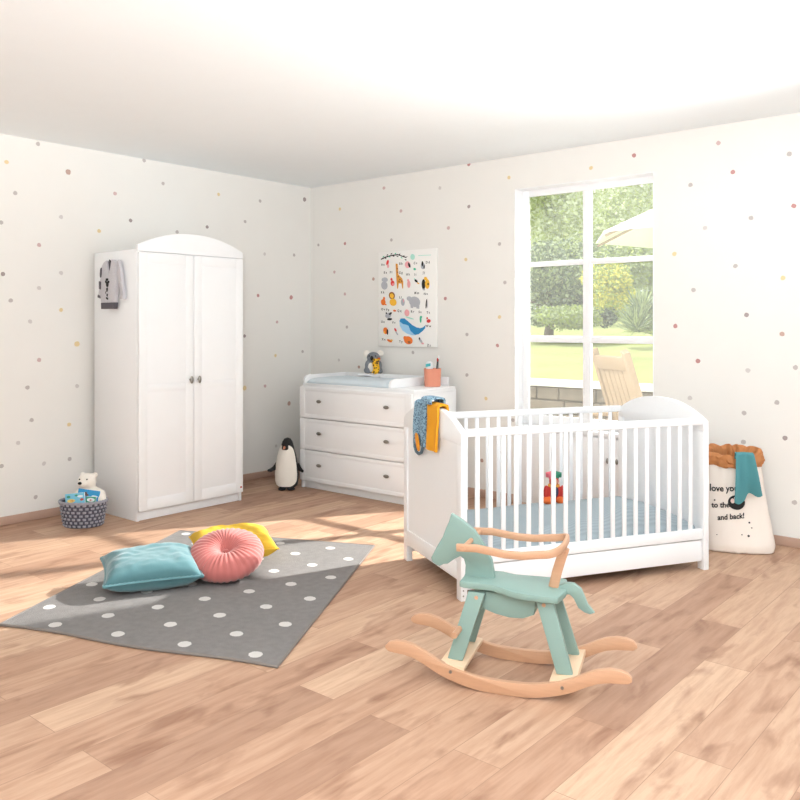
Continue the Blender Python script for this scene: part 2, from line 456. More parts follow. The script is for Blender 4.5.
WX0, WX1, WZ1 = 2.128, 3.17, 2.262
g = G(); T = .2
g.box(0, WX0, 0, T, 0, H); g.box(WX1, XE, 0, T, 0, H); g.box(WX0, WX1, 0, T, WZ1, H); g.box(WX0, WX1, .09, T, 0, .56)
for n, s in enumerate(RD):
    px, py, k = s.split(','); d = ray(float(px)); D = (0 - CY) / d.y
    x, z = CX + d.x * D, zat(float(py), D)
    big = k.endswith('+'); g.m(1 + DK.index(k[0]))
    blob(g, lambda u, v: (x + u, -.0012, z + v), .02 if big else .0145, n + 100)
tag(g.obj('wall_right', [WALL] + [DOTS[k] for k in DK], smooth=0), 'cream dotted wall with the garden window', kind='structure')

g = G(); g.box(-.15, XE, YE - .15, YE, 0, H)
tag(g.obj('wall_back', WALL, smooth=0), 'plain cream wall', kind='structure')
g = G(); g.box(0, .014, YE, 0, 0, .055, .003)
tag(g.obj('baseboard_left', SKIRT), kind='structure')
g = G(); g.box(.014, WX0, -.014, 0, 0, .055, .003); g.box(WX1, XE, -.014, 0, 0, .055, .003)
tag(g.obj('baseboard_right', SKIRT), kind='structure')

# window: one structure with frame parts and panes
wn = bpy.data.objects.new('window_1', None); COL.objects.link(wn); wn.location = (WX0, 0, .56); tag(wn, 'white six-pane garden window', kind='structure')
ox, oz = WX0, .56
def wbox(g, x0, x1, y0, y1, z0, z1, b=.004): g.box(x0 - ox, x1 - ox, y0, y1, z0 - oz, z1 - oz, b)
g = G(); a, c = .1, .125
wbox(g, WX0, 2.178, a, c, .56, WZ1); wbox(g, 3.125, WX1, a, c, .56, WZ1); wbox(g, 2.178, 3.125, a, c, 2.213, WZ1); wbox(g, 2.178, 3.125, a, c, .56, .63)
g.obj('window_frame', WHITE_M, wn)
g = G(); wbox(g, 2.618, 2.678, a - .005, c, .63, 2.213)
g.obj('mullion', WHITE_M, wn)
for z0, z1 in ((1.155, 1.203), (1.7, 1.737)):
    g = G(); wbox(g, 2.178, 2.618, a, c, z0, z1); wbox(g, 2.678, 3.125, a, c, z0, z1)
    g.obj('glazing_bar', WHITE_M, wn)
g = G(); wbox(g, WX0, WX0 + .004, -.004, .1, .56, WZ1, 0); wbox(g, WX1 - .004, WX1, -.004, .1, .56, WZ1, 0); wbox(g, WX0 + .004, WX1 - .004, -.004, .1, WZ1 - .004, WZ1, 0); g.obj('reveal_lining', WHITE_M, wn)
g = G()
g.box(0, WX1 - WX0, -.0, .1, -.03, 0, .004); g.obj('window_sill', WHITE_M, wn)
for x0, x1 in ((2.178, 2.618), (2.678, 3.125)):
    for z0, z1 in ((.63, 1.155), (1.203, 1.7), (1.737, 2.213)):
        g = G(); wbox(g, x0, x1, .111, .115, z0, z1, 0); g.obj('pane', GLASS, wn, smooth=0)

# low cupboard under the window, flush with the wall
t = thing('window_cupboard', 'low white built-in cupboard with two doors beneath the window', 'cupboard', (2.65, .0, 0))
g = G(); g.box(-.52, .518, .022, .088, 0, .528, .003); g.obj('carcass', WHITE_M, t)
for x0, x1, kx in ((-.515, .235, .205), (.241, .515, .271)):
    g = G(); g.box(x0, x1, .0, .02, .05, .52, .003)
    dr = g.obj('door', WHITE_M, t)
    g = G(); g.ell((kx, -.012, .375), (.01, .012, .02), sub=2); g.tube([(kx, 0, .375), (kx, -.01, .375)], .005, 8)
    g.obj('knob', METAL, dr)

# ------------------------------------------------------------------ wardrobe
def knob(kx, ky, kz, parent, axis, horiz):
    """oval nickel knob on a short stem; axis = outward direction"""
    g = G(); a = Vector(axis); s = Vector((axis[1], -axis[0], 0))
    c = Vector((kx, ky, kz))
    g.tube([c, c + a * .016], .006, 10)
    r = (.013, .026) if not horiz else (.026, .013)
    M_ = Matrix((tuple(s), (0, 0, 1), tuple(a))).transposed()
    g.ell(c + a * .021, (r[0], r[1], .009), rot=M_, sub=3)
    return g.obj('handle', METAL, parent)

Y0, Y1 = -2.106, -1.246
t = thing('wardrobe', 'tall white two-door wardrobe with an arched top against the left wall', 'wardrobe', (.0, Y0, 0))
Wd = Y1 - Y0
g = G()
g.box(.05, .575, 0, .02, 0, 1.775, .002); g.box(.05, .575, Wd - .02, Wd, 0, 1.775, .002)
g.box(.05, .575, .02, Wd - .02, 1.755, 1.775); g.box(.05, .575, .02, Wd - .02, .06, .08); g.box(.05, .06, .02, Wd - .02, .08, 1.755)
g.obj('body', WHITE, t)
g = G(); g.box(.545, .563, .02, Wd - .02, 0, .062, .002); g.obj('plinth', WHITE, t)
g = G()
top = [(0, 1.762), (Wd, 1.762), (Wd, 1.805)]
for i in range(1, 24):
    q = 1 - i / 24
    top.append((Wd * q, 1.805 + .098 * (1 - abs(2 * q - 1) ** 2.1)))
top.append((0, 1.805))
g.prism(top, lambda u, v, w: (w, u, v), .565, .592, .003)
g.obj('arched_crown', WHITE, t)
for i, (y0, y1) in enumerate(((.004, Wd / 2 - .0025), (Wd / 2 + .0025, Wd - .004))):
    g = G(); X0, X1 = .577, .597
    g.box(X0, X1 - .003, y0, y1, .066, 1.757, .0015)
    fw = .062
    g.box(X1 - .006, X1, y0, y0 + fw, .066, 1.757, .0015); g.box(X1 - .006, X1, y1 - fw, y1, .066, 1.757, .0015)
    for z0, z1 in ((.066, .14), (.84, .89), (1.69, 1.757)): g.box(X1 - .006, X1, y0 + fw, y1 - fw, z0, z1, .0015)
    d = g.obj('door', WHITE, t)
    knob(.597, (y1 - .03) if i == 0 else (y0 + .03), .905, d, (1, 0, 0), False)
g = G(); g.box(.5965, .598, Wd - .03, Wd - .014, .098, .108); g.obj('red_tag', RED, t)

# cardigan hanging on the wardrobe side (faces -y)
t = thing('baby_cardigan', 'grey melange baby cardigan with dark hem and paw print hanging on the wardrobe side', 'cardigan', (.318, Y0 - .03, 1.39))
def cd(u, v, w): return ((u - .285) * .78, w + .012 * nz(u * 9, v * 7), v - 1.39)
body = [(.145, 1.43), (.355, 1.43), (.375, 1.50), (.37, 1.60), (.375, 1.685), (.335, 1.712), (.31, 1.716), (.262, 1.60), (.225, 1.712), (.19, 1.70), (.135, 1.66), (.14, 1.55), (.135, 1.47)]
def sub_poly(p, n=4):
    o = []
    for i in range(len(p)):
        a_, b_ = p[i], p[(i + 1) % len(p)]
        for k in range(n): o.append((a_[0] + (b_[0] - a_[0]) * k / n, a_[1] + (b_[1] - a_[1]) * k / n))
    return o
g = G(); g.prism(sub_poly(body), cd, -.012, .018, .004); g.obj('knit_body', CARD, t)
g = G(); g.prism(sub_poly([(.148, 1.388), (.345, 1.388), (.358, 1.43), (.145, 1.43)]), cd, -.013, .019, .004); g.obj('hem_band', CARDD, t)
g = G(); g.prism(sub_poly([(.225, 1.708), (.262, 1.602), (.308, 1.712), (.27, 1.695)]), cd, .004, .016, .001); g.obj('neck_facing', CARDD, t)
for pts in ([(.375, 1.69), (.40, 1.712), (.44, 1.66), (.475, 1.50), (.472, 1.46), (.435, 1.462), (.41, 1.53), (.374, 1.60)],
            [(.19, 1.70), (.135, 1.66), (.105, 1.55), (.085, 1.485), (.118, 1.475), (.142, 1.55)]):
    g = G(); g.prism(sub_poly(pts, 3), cd, -.006, .02, .004); s = g.obj('sleeve', CARD, t)
    cuffp = [(.475, 1.47), (.472, 1.45), (.434, 1.452), (.436, 1.472)] if pts[0][0] > .3 else [(.085, 1.487), (.078, 1.468), (.115, 1.46), (.119, 1.478)]
    g = G(); g.prism(cuffp, cd, -.008, .021, .002); g.obj('cuff', CARDD if pts[0][0] < .3 else CARD, s)
g = G(); g.prism(sub_poly([(.132, 1.575), (.15, 1.57), (.15, 1.52), (.134, 1.525)]), cd, -.02, -.008); g.prism(sub_poly([(.16, 1.665), (.15, 1.60), (.142, 1.62), (.145, 1.65)]), cd, -.02, -.008)
g.obj('elbow_patch', CARDD, t)
g = G()
def disc(g, cx_, cz_, r, sq=1.0, n=10): g.prism([(cx_ + r * cos(2 * PI * k / n), cz_ + r * sq * sin(2 * PI * k / n)) for k in range(n)], cd, -.016, -.010)
disc(g, .255, 1.553, .02); [disc(g, .255 + dx, 1.553 + dz, .009) for dx, dz in ((-.026, .016), (-.01, .03), (.012, .03), (.028, .014))]
for q in ([(.235, 1.525), (.262, 1.53), (.26, 1.505), (.24, 1.50)], [(.222, 1.505), (.23, 1.505), (.23, 1.49), (.222, 1.49)],
          [(.245, 1.49), (.262, 1.488), (.258, 1.47), (.242, 1.474)], [(.232, 1.468), (.266, 1.462), (.264, 1.448), (.236, 1.455)]):
    g.prism(q, cd, -.0165, -.011)
g.obj('paw_print', INK, t)
g = G(); g.tube([(.265 - .285, .016, 1.70 - 1.39), (.265 - .285, .0, 1.715 - 1.39), (.275 - .285, -.006, 1.71 - 1.39), (.285 - .285, -.004, 1.70 - 1.39)], .004, 8)
g.tube([(-.02, .025, .31), (-.02, .012, .312)], .008, 10)
g.obj('hook', GLOSSB, t)

# ------------------------------------------------------------------ dresser, changing top and what stands on it
DX0, DX1, DYF, DH = .538, 1.685, -.64, .803
t = thing('dresser', 'wide white three-drawer dresser under the animal poster', 'dresser', (DX0, DYF, 0))
w, dp = DX1 - DX0, -.115 - DYF
g = G()
g.box(0, .02, .022, dp, 0, DH - .02, .002); g.box(w - .02, w, .022, dp, 0, DH - .02, .002); g.box(0, w, .022, dp, DH - .02, DH, .002)
g.box(.02, w - .02, .03, dp, .055, .075); g.box(.02, w - .02, dp - .01, dp, .075, DH - .02)
g.obj('body', WHITE, t)
g = G(); g.box(.02, w - .02, .04, .058, 0, .056, .002); g.obj('plinth', WHITE, t)
for i in range(3):
    z0 = .062 + i * .2465; z1 = z0 + .2405
    g = G(); g.box(.004, w - .004, .003, .022, z0, z1, .0015)
    for x0, x1, y0, y1 in ((.004, .06, z0, z1), (w - .06, w - .004, z0, z1), (.06, w - .06, z0, z0 + .03), (.06, w - .06, z1 - .03, z1)):
        g.box(x0, x1, 0, .005, y0, y1, .0012)
    d = g.obj('drawer', WHITE, t)
    for kx in (.236, .925): knob(kx, .002, z1 - .105, d, (0, -1, 0), True)

TZ = DH
t = thing('changing_tray', 'white raised changing tray with rounded side guards lying on the dresser', 'changing tray', (DX0, DYF, TZ))
g = G(); g.box(.006, w - .004, .03, dp - .004, .0, .02, .004); g.obj('base_board', WHITE, t)
def guard(x0, x1, y0=.012, hh=.085):
    g = G(); L_ = dp - .004 - y0
    p = [(y0, .02), (y0, .045), (y0 + .01, .065), (y0 + .03, hh - .005), (y0 + .06, hh), (y0 + L_, hh), (y0 + L_, .02)]
    g.prism(p, lambda a_, b_, c_: (c_, a_, b_), x0, x1, .003); return g.obj('side_guard', WHITE, t)
guard(.012, .032, .03); guard(.905, .925, .03)
g = G(); g.box(.032, w - .06, dp - .024, dp - .004, .02, .085, .004); g.obj('back_guard', WHITE, t)

t = g = None
g = G()
def padf(u, v):
    x = DX0 + .045 + u * .85; y = DYF + .035 + v * .455
    e = min(1, min(u, 1 - u) * 14, min(v, 1 - v) * 10)
    return (x, y, TZ + .02 + .006 + .032 * math.sqrt(max(0, e)) + .006 * nz(u * 5, v * 4, 2) * e + .012 * abs(2 * u - 1) ** 3 * e)
g.sheet(padf, 36, 24)
g.sheet(lambda u, v: (DX0 + .045 + u * .85, DYF + .035 + v * .455, TZ + .0205), 8, 6)
me = g.bm
bmesh.ops.bridge_loops(me, edges=[e for e in me.edges if e.is_boundary]) if False else None
def skirt(g, fn, z, n):
    pass
P = g.obj('changing_mat', PADM)
tag(P, 'pale blue quilted changing mat lying in the tray on the dresser', 'changing mat')
sd = P.modifiers.new('s', 'SOLIDIFY'); sd.thickness = .006; sd.offset = -1

g = G()
kx, ky = at(373.5, 6.7)
def nap(u, v):
    a = u * .19 - .095; b = v * .13 - .065
    return (kx + a * .95 - b * .3, ky + a * .3 + b * .95 - .02, TZ + .064 + .004 * nz(u * 6, v * 5, 3) + .006 * (1 - v) * sin(u * 5))
g.sheet(nap, 14, 10, .014)
tag(g.obj('folded_muslin', mat('white_muslin', (246, 245, 246), .9, bump=.3, bscale=60)), 'small folded white cloth under the koala on the changing mat', 'cloth')

# koala plush
t = thing('koala_plush', 'grey koala soft toy hugging a yellow spotted cloth on the changing mat', 'soft toy', (kx, ky, TZ + .078), math.atan2(U.y, U.x))
g = G(); g.ell((0, 0, .05), (.05, .042, .055)); g.ell((.0, -.01, .135), (.055, .045, .045)); g.ell((-.05, -.03, .03), (.028, .035, .028)); g.ell((.05, -.03, .025), (.028, .038, .025))
g.ell((-.05, -.02, .07), (.02, .025, .04)); g.ell((.05, -.02, .07), (.02, .025, .04))
remesh(g.obj('body', GREYP, t), .006)
for sx in (-1, 1):
    g = G(); g.ell((sx * .055, .0, .165), (.028, .014, .028)); g.obj('ear', CREAM, t)
g = G(); g.ell((-.012, -.056, .13), (.014, .014, .02)); g.obj('nose', GLOSSB, t)
for sx in (-1, 1):
    g = G(); g.ell((sx * .026 - .008, -.05, .148), (.006, .005, .006), sub=2); g.obj('eye', GLOSSB, t)
g = G(); g.ell((-.02, -.042, .055), (.024, .012, .038)); g.obj('belly_patch', CREAM, t)
g = G(); g.sheet(lambda u, v: (.012 + .036 * (u - .5) + .02 * v + .008 * sin(v * 6), -.062 - .012 * sin(u * PI) - .004 * sin(v * 9), .008 + .115 * v), 10, 16, .012)
g.obj('spotted_cloth', GIRAFFE, t)
g = G(); g.ell((.045, -.045, .125), (.014, .01, .01), sub=2); g.obj('orange_tuft', ORANGE, t)

# cup with toiletries
ux, uy = at(432.5, 6.1)
CZ = TZ + .02
t = thing('bathroom_cup', 'terracotta pink cup at the right end of the dresser', 'cup', (ux, uy, CZ))
g = G(); g.lathe([(0, 0), (.056, 0), (.06, .004), (.064, .13), (.0655, .134), (.062, .134), (.057, .012), (0, .01)], 32)
g.obj('cup_body', CUPM, t)
t = thing('baby_lotion_bottle', 'white bottle with a teal cap standing in the pink cup', 'bottle', (ux - .02, uy - .012, CZ + .0125))
g = G(); g.lathe([(0, 0), (.024, 0), (.026, .01), (.027, .15), (.022, .168), (.011, .174), (0, .175)], 24, sy=.85); g.obj('bottle_body', WHITE, t)
g = G(); g.sheet(lambda u, v: (.0275 * sin((u - .5) * 1.9), -.0275 * .87 * cos((u - .5) * 1.9) - .0005, .135 + .022 * v + .01 * (u - .5)), 8, 2, .0015); g.obj('teal_band', TEALP, t)
for k, (dx, dy, lx, ly, hh, nm, lb) in enumerate(((.024, .018, .012, .01, .195, 'hair_brush', 'thin grey brush leaning furthest right in the pink cup'),
                                   (.034, -.014, .024, .0, .18, 'nail_file', 'dark slim stick leaning right in the pink cup'), (.012, .034, .0, .012, .17, 'toothbrush', 'white toothbrush standing behind the bottle in the pink cup'))):
    t = thing(nm, lb, 'brush' if k != 1 else 'nail file', (ux + dx, uy + dy, CZ + .013))
    g = G(); g.tube([(0, 0, 0), (lx * .5, ly * .5, hh * .5), (lx, ly, hh)], [.0035, .004, .0045], 8); g.obj('stick', [CLEAR, INK, WHITE][k], t)
    g = G(); g.ell((lx, ly, hh + .006), (.007, .005, .016), sub=2); g.obj('tip', [WHITE, RED, CLEAR][k], t)

# ------------------------------------------------------------------ poster
t = thing('animal_poster', 'white alphabet poster of small colourful animals hanging above the dresser', 'poster', (.822, 0, 1.106))
PW, PH = .606, .772
g = G(); g.box(0, PW, -.022, -.002, 0, PH, .002); g.obj('canvas', PAPER, t)
g = G()
pm = [INK, mat('print_orange', (238, 122, 44), .7), mat('print_yellow', (246, 190, 60), .7), mat('print_grey', (182, 184, 190), .7), mat('print_blue', (44, 140, 196), .7),
      mat('print_sky', (166, 212, 240), .7), mat('print_red', (226, 66, 62), .7), mat('print_pink', (240, 172, 176), .7), mat('print_brown', (150, 92, 44), .7),
      mat('print_green', (70, 190, 150), .7), mat('print_mint', (176, 228, 212), .7), mat('print_amber', (226, 158, 62), .7)]
lay = [0]
def pq(cx_, cy_, k=0):
    u = (cx_ - 65) / 422; v = (cy_ - (104 - (cx_ - 65) * .12)) / 668
    return (u * PW, -.0226 - .0001 * lay[0] * .3, (1 - v) * PH)
def poly(mi, pts):
    g.m(mi); lay[0] += 1
    vs = [g.bm.verts.new(pq(*p)) for p in pts]; f = g.bm.faces.new(vs)
    bmesh.ops.triangulate(g.bm, faces=[f]); g._done()
def el(mi, x, y, a_, b_, r=0):
    c_, s_ = cos(rad(r)), sin(rad(r))
    poly(mi, [(x + a_ * cos(q) * c_ - b_ * sin(q) * s_, y + a_ * cos(q) * s_ + b_ * sin(q) * c_) for q in [2 * PI * k / 16 for k in range(16)]])
# branch with leaves
poly(0, [(85, 148), (120, 130), (165, 116), (210, 108), (270, 124), (285, 120), (272, 132), (212, 116), (168, 124), (122, 138), (86, 156)])
for i in range(12): el(0 if i % 3 else 9, 105 + i * 15, 140 - 26 * sin(i * .27) + (9 if i % 2 else -9), 8, 3.5, -35 + 50 * (i % 2))
el(6, 136, 172, 9, 20, 15); el(7, 140, 196, 8, 14); el(7, 284, 178, 20, 24); el(0, 296, 180, 8, 18, -20); el(10, 320, 122, 16, 20); el(9, 335, 205, 10, 8); poly(10, [(360, 108), (450, 100), (450, 104), (360, 112)])
el(3, 393, 180, 15, 22); el(0, 390, 165, 7, 18); el(0, 402, 185, 5, 14)
# giraffe
poly(11, [(196, 176), (212, 176), (217, 250), (245, 276), (253, 300), (252, 345), (246, 345), (240, 312), (220, 312), (214, 350), (208, 350), (202, 290)])
for p in ((208, 210), (210, 235), (216, 265), (228, 285), (240, 295), (222, 298)): el(8, p[0], p[1], 5, 6)
el(3, 112, 335, 24, 30); el(3, 118, 294, 20, 16); el(3, 100, 296, 8, 12); el(6, 174, 315, 14, 20); el(6, 166, 288, 8, 10); el(7, 178, 322, 6, 9)
el(7, 293, 312, 12, 26); el(7, 288, 285, 7, 9); el(0, 345, 285, 14, 8, 40); el(2, 360, 300, 9, 5, 20); el(10, 335, 272, 5, 5)
el(0, 398, 305, 13, 36); el(2, 424, 300, 16, 34); el(2, 412, 264, 12, 12); el(0, 430, 300, 5, 8); el(3, 400, 340, 9, 6)
el(1, 104, 455, 18, 22); el(1, 110, 428, 8, 12); el(1, 122, 470, 8, 5)
el(8, 169, 402, 23, 26); el(2, 169, 404, 15, 17); el(2, 178, 448, 26, 26); el(3, 250, 440, 14, 26); el(7, 256, 430, 5, 12)
el(3, 335, 430, 40, 36); el(3, 298, 412, 20, 16); poly(3, [(305, 450), (325, 450), (325, 474), (307, 474)]); poly(3, [(345, 450), (370, 440), (368, 474), (348, 474)])
el(0, 418, 435, 5, 34, 6); el(3, 424, 440, 3, 24)
el(3, 142, 545, 24, 18, -30); el(0, 158, 530, 14, 7, -40); el(0, 152, 570, 20, 8, -10); el(0, 128, 530, 6, 6); el(1, 190, 506, 12, 7)
el(7, 280, 512, 18, 24); el(10, 300, 545, 30, 5, 10); el(9, 378, 545, 7, 24); el(9, 382, 528, 7, 7); el(6, 434, 550, 15, 12, -30); el(6, 424, 532, 6, 7)
# whale
poly(4, [(225, 575), (234, 556), (262, 552), (292, 572), (320, 592), (350, 604), (375, 606), (395, 598), (412, 580), (410, 602), (390, 625), (365, 648), (330, 660), (290, 652), (262, 635), (236, 605)])
poly(5, [(225, 575), (250, 592), (275, 594), (292, 600), (300, 628), (330, 652), (345, 658), (318, 662), (280, 655), (248, 638), (228, 605)])
el(1, 122, 655, 18, 24); el(0, 136, 662, 6, 20); el(2, 112, 668, 6, 8); el(6, 196, 640, 7, 14, -30); el(3, 206, 662, 5, 16, -35); el(1, 290, 700, 32, 28); el(1, 268, 688, 14, 14); el(8, 296, 712, 10, 8)
el(1, 152, 722, 20, 9, 15); el(2, 168, 716, 8, 6); el(3, 378, 690, 8, 22, -35); el(0, 370, 678, 5, 9); el(7, 392, 708, 10, 6)
g.m(0)
ABC = [(105, 190), (240, 175), (345, 165), (430, 155), (125, 245), (170, 240), (238, 238), (290, 247), (350, 243), (410, 225), (103, 387), (240, 410), (350, 370), (416, 370), (105, 507), (143, 507), (227, 505), (325, 500), (380, 497), (436, 495), (104, 596), (188, 592), (430, 587), (110, 720), (240, 718), (440, 716)]
for i, (x, y) in enumerate(ABC):
    ch = chr(65 + i)
    lay[0] = 30
    b0 = pq(x - 17, y + 7)
    g.text(ch + ' ' + ch.lower(), lambda a_, b_: (b0[0] + a_, -.0235, b0[2] + b_), .026, .0006)
g.obj('printed_animals', pm, t, smooth=0)

# ------------------------------------------------------------------ cot
CL, CW = 1.424, .745
th = math.atan2(.8723, .4889)
t = thing('baby_cot', 'white slatted baby cot with arched ends in front of the window', 'cot', (3.093, -1.997, 0), th)
def endtop(y):
    q = abs(2 * y / CW - 1)
    return .775 + .1 * (1 - q ** 2.3)
for x0, sgn in ((0, -1), (CL - .032, 1)):
    x1 = x0 + .032
    g = G()
    pts = [(.0, .0), (.048, .0), (.048, .09), (CW - .048, .09), (CW - .048, .0), (CW, .0)]
    for i in range(25): y = CW * (1 - i / 24); pts.append((y, endtop(y)))
    # sunk panel between posts, bottom rail and the arched top rail
    XY = lambda a_, b_, c_: (c_, a_, b_)
    zc = .725
    g.prism([(.04, .1), (CW - .04, .1), (CW - .04, zc + .01), (.04, zc + .01)], XY, x0 + .007, x1 - .007)
    g.box(x0, x1, 0, .05, 0, zc, .002); g.box(x0, x1, CW - .05, CW, 0, zc, .002); g.box(x0, x1, .05, CW - .05, .09, .17, .002)
    g.prism([(0, zc), (CW, zc)] + [(CW * (1 - i / 30), endtop(CW * (1 - i / 30))) for i in range(31)], XY, x0, x1, .003)
    e = g.obj('end_panel', WHITE, t)
    if sgn < 0:
        g = G()
        for zz in (.025, .05): g.tube([(x0 + .012, -.0008, zz + .0), (x0 + .012, .001, zz)], .004, 8)
        g.obj('screw_cap', METAL, e)
def side(y0, y1):
    g = G(); g.box(.032, CL - .032, y0, y1, .758, .795, .004); g.obj('top_rail', WHITE, t)
    g = G(); g.box(.032, CL - .032, y0, y1, .16, .215, .004); g.obj('bottom_rail', WHITE, t)
    ym = (y0 + y1) / 2
    for i in range(19):
        x = .092 + i * .0682
        g = G(); g.box(x - .0115, x + .0115, ym - .006, ym + .006, .212, .76, .003); g.obj('slat', WHITE, t)
side(.008, .030); side(CW - .03, CW - .008)
g = G(); g.box(.034, CL - .034, .014, .032, .046, .155, .002); g.obj('drawer_front', WHITE, t)
g = G(); g.box(.034, CL - .034, CW - .03, CW - .012, .046, .155, .002); g.obj('back_board', WHITE, t)
g = G(); g.box(.034, CL - .034, .034, CW - .034, .13, .148, .002); g.obj('bed_base', WHITE_M, t)
g = G()
g.box(.046, CL - .046, .052, CW - .040, .149, .235, .025, 3)
mt = g.obj('cot_mattress', SHEETM, None, (3.093, -1.997, 0), th)
tag(mt, 'cot mattress with pale fitted sheet under the duvet', 'mattress')
g = G()
def duv(u, v):
    x = .042 + u * (CL - .084); y = .036 + v * (CW - .08)
    z = .262 + .012 * nz(x * 3, y * 4, 1) + .006 * nz(x * 11, y * 9, 5)
    z += .085 * math.exp(-((x - 1.03) / .2) ** 2 - ((y - .22) / .24) ** 2)
    z += .03 * math.exp(-((x - .72) / .22) ** 2 - ((y - .3) / .3) ** 2)
    z += .025 * math.exp(-((x - .1) / .14) ** 2 - ((y - .62) / .2) ** 2)
    z += .008 * sin(x * 28 + 3 * nz(x * 3, y * 3)) * max(0, 1 - v * 2)
    e = min(1, min(v, 1 - v) * 9, min(u, 1 - u) * 14); z0 = .18 if v < .5 and e < 1 else .236
    z = z0 + (z - z0) * e ** .4
    return (x, y, z)
g.sheet(duv, 80, 40, .006)
tag(g.obj('cot_duvet', DUVET, None, (3.093, -1.997, 0), th, smooth=60), 'crumpled blue-grey striped duvet spread in the cot', 'duvet')
def cot(x, y, z): return (3.093 + x * .4889 - y * .8723, -1.997 + x * .8723 + y * .4889, z)

# jester doll in the cot
p = cot(.83, .56, .280)
t = thing('jester_doll', 'small cloth doll in a pink and green hat sitting on the cot duvet', 'doll', p, math.atan2(U.y, U.x))
g = G(); g.ell((0, 0, .06), (.042, .035, .06)); g.ell((0, -.006, .125), (.027, .027, .03)); g.ell((-.045, -.02, .06), (.016, .02, .045)); g.ell((.045, -.02, .06), (.016, .02, .045))
remesh(g.obj('body', RED, t), .005, 3)
g = G(); g.ell((0, -.028, .125), (.018, .008, .02)); g.obj('face', SKIN, t)
for sx, m_ in ((-1, PINK), (1, GREEN)):
    g = G(); g.tube([(sx * .005, 0, .14), (sx * .022, 0, .168), (sx * .034, 0, .165), (sx * .038, 0, .145)], [.022, .019, .013, .006], 12); g.obj('hat_horn', m_, t)
    g = G(); g.ell((sx * .038, -.028, .022), (.032, .045, .022)); g.obj('leg', ORANGE, t)
g = G(); g.ell((0, -.03, .07), (.022, .012, .034)); g.obj('waistcoat', mat('dark_blue_cloth', (62, 66, 92), .9), t)
g = G(); g.tube([(.025 * cos(a_), .025 * sin(a_) - .004, .1) for a_ in [2 * PI * k / 16 for k in range(16)]], .009, 8, closed=True); g.obj('ruff', mat('amber_cloth', (226, 160, 70), .9), t)

# clothes over the left end of the cot
def drape(name, mats, label, cat, y0, y1, zlow, zback, ph, thick=.010, gap=.001):
    """strip hung over the near end panel (outside is x<0)"""
    t = thing(name, label, cat, cot(0, (y0 + y1) / 2, zlow), th, 'baby clothes over the cot end')
    yc = (y0 + y1) / 2
    def f(u, v):
        y = y0 + (y1 - y0) * u + .006 * sin(v * 7 + ph)
        zt = max(endtop(y), endtop(y0), endtop(y1)) + .003
        Lo, To, Li = zt - zlow, .036, zt - zback
        s = v * (Lo + To + Li)
        wv = .004 * (1 + sin(u * 8 + ph + 2 * v))
        if s < Lo: p = (-.003 - gap - wv * min(1, (Lo - s) * 8), zlow + s)
        elif s < Lo + To: p = (-.003 - gap + (s - Lo) / To * (.038 + 2 * gap), zt + .004 * sin((s - Lo) / To * PI))
        else: p = (.035 + gap, zt - (s - Lo - To))
        return (p[0], y - yc, p[1] - zlow)
    return t, f
t, f = drape('baby_trousers', None, 'blue patterned baby trousers hung over the left end of the cot', 'trousers', .39, .55, .66, .66, 0)
g = G(); g.sheet(lambda u, v: f(u, 1 - v), 10, 44, .010); g.obj('trouser_legs', BLUEP, t)
g = G(); g.prism([(.004 + .020 * cos(q_) * .8 + .05 * sin(q_) * .45, .018 - .024 * cos(q_) * .45 + .055 * sin(q_) * .8) for q_ in [2 * PI * k / 18 for k in range(18)]], lambda u, v, w: (w, u, v), -.032, -.024, .002)
g.obj('orange_lining', ORLINE, t)
g = G(); g.tube([(-.016, .072, .03), (-.018, .066, -.015), (-.018, .045, -.038), (-.018, .01, -.045), (-.018, -.025, -.034), (-.018, -.05, .0), (-.016, -.06, .04)], .008, 8)
g.obj('cuff', mat('slate_cuff', (96, 116, 128), .9), t)
t, f = drape('baby_shirt', None, 'mustard yellow baby top hung over the left end of the cot beside the blue trousers', 'top', .245, .378, .655, .70, 2)
g = G(); g.sheet(lambda u, v: f(u, 1 - v), 10, 44, .012); g.obj('jersey', MUST, t)
g = G()
for dx, dz, r in ((.03, .12, .014), (.02, .10, .010), (.045, .085, .008)): g.ell((-.0155, dx, dz), (.004, r, r), sub=2)
g.obj('print', mat('brown_print', (136, 74, 36), .9), t)
t, f = drape('baby_romper', None, 'blue baby sleeve bunched on the cot end behind the mustard top', 'clothing', .31, .43, .855, .78, 4, .01, .016)
g = G(); g.sheet(lambda u, v: (f(u, 1 - v)[0], f(u, 1 - v)[1], f(u, 1 - v)[2] + .03), 10, 30, .009); tag(g.obj('bunched_cloth', BLUEP, t))

# ------------------------------------------------------------------ rocking horse
hp = (3.706, -2.531); ha = math.atan2(-.3582, -.9343)
t = thing('rocking_horse', 'mint green wooden rocking horse on beech rockers in the foreground', 'rocking horse', (hp[0], hp[1], 0), ha)
# local x = forward (head), local y: +y is on the far... side towards the viewer is checked by rotation
def HP(u, v, w): return (u, w, v)
head = [(.058, .345), (.072, .418), (.098, .468), (.137, .523), (.186, .558), (.225, .578), (.234, .548), (.246, .522), (.258, .49), (.283, .447), (.303, .408), (.299, .394), (.283, .382), (.27, .379), (.255, .388), (.238, .391), (.213, .411), (.19, .423), (.176, .414), (.170, .392), (.172, .36), (.178, .345)]
g = G(); g.prism(head, HP, -.013, .013, .004); hd_ = g.obj('head', MINT, t)
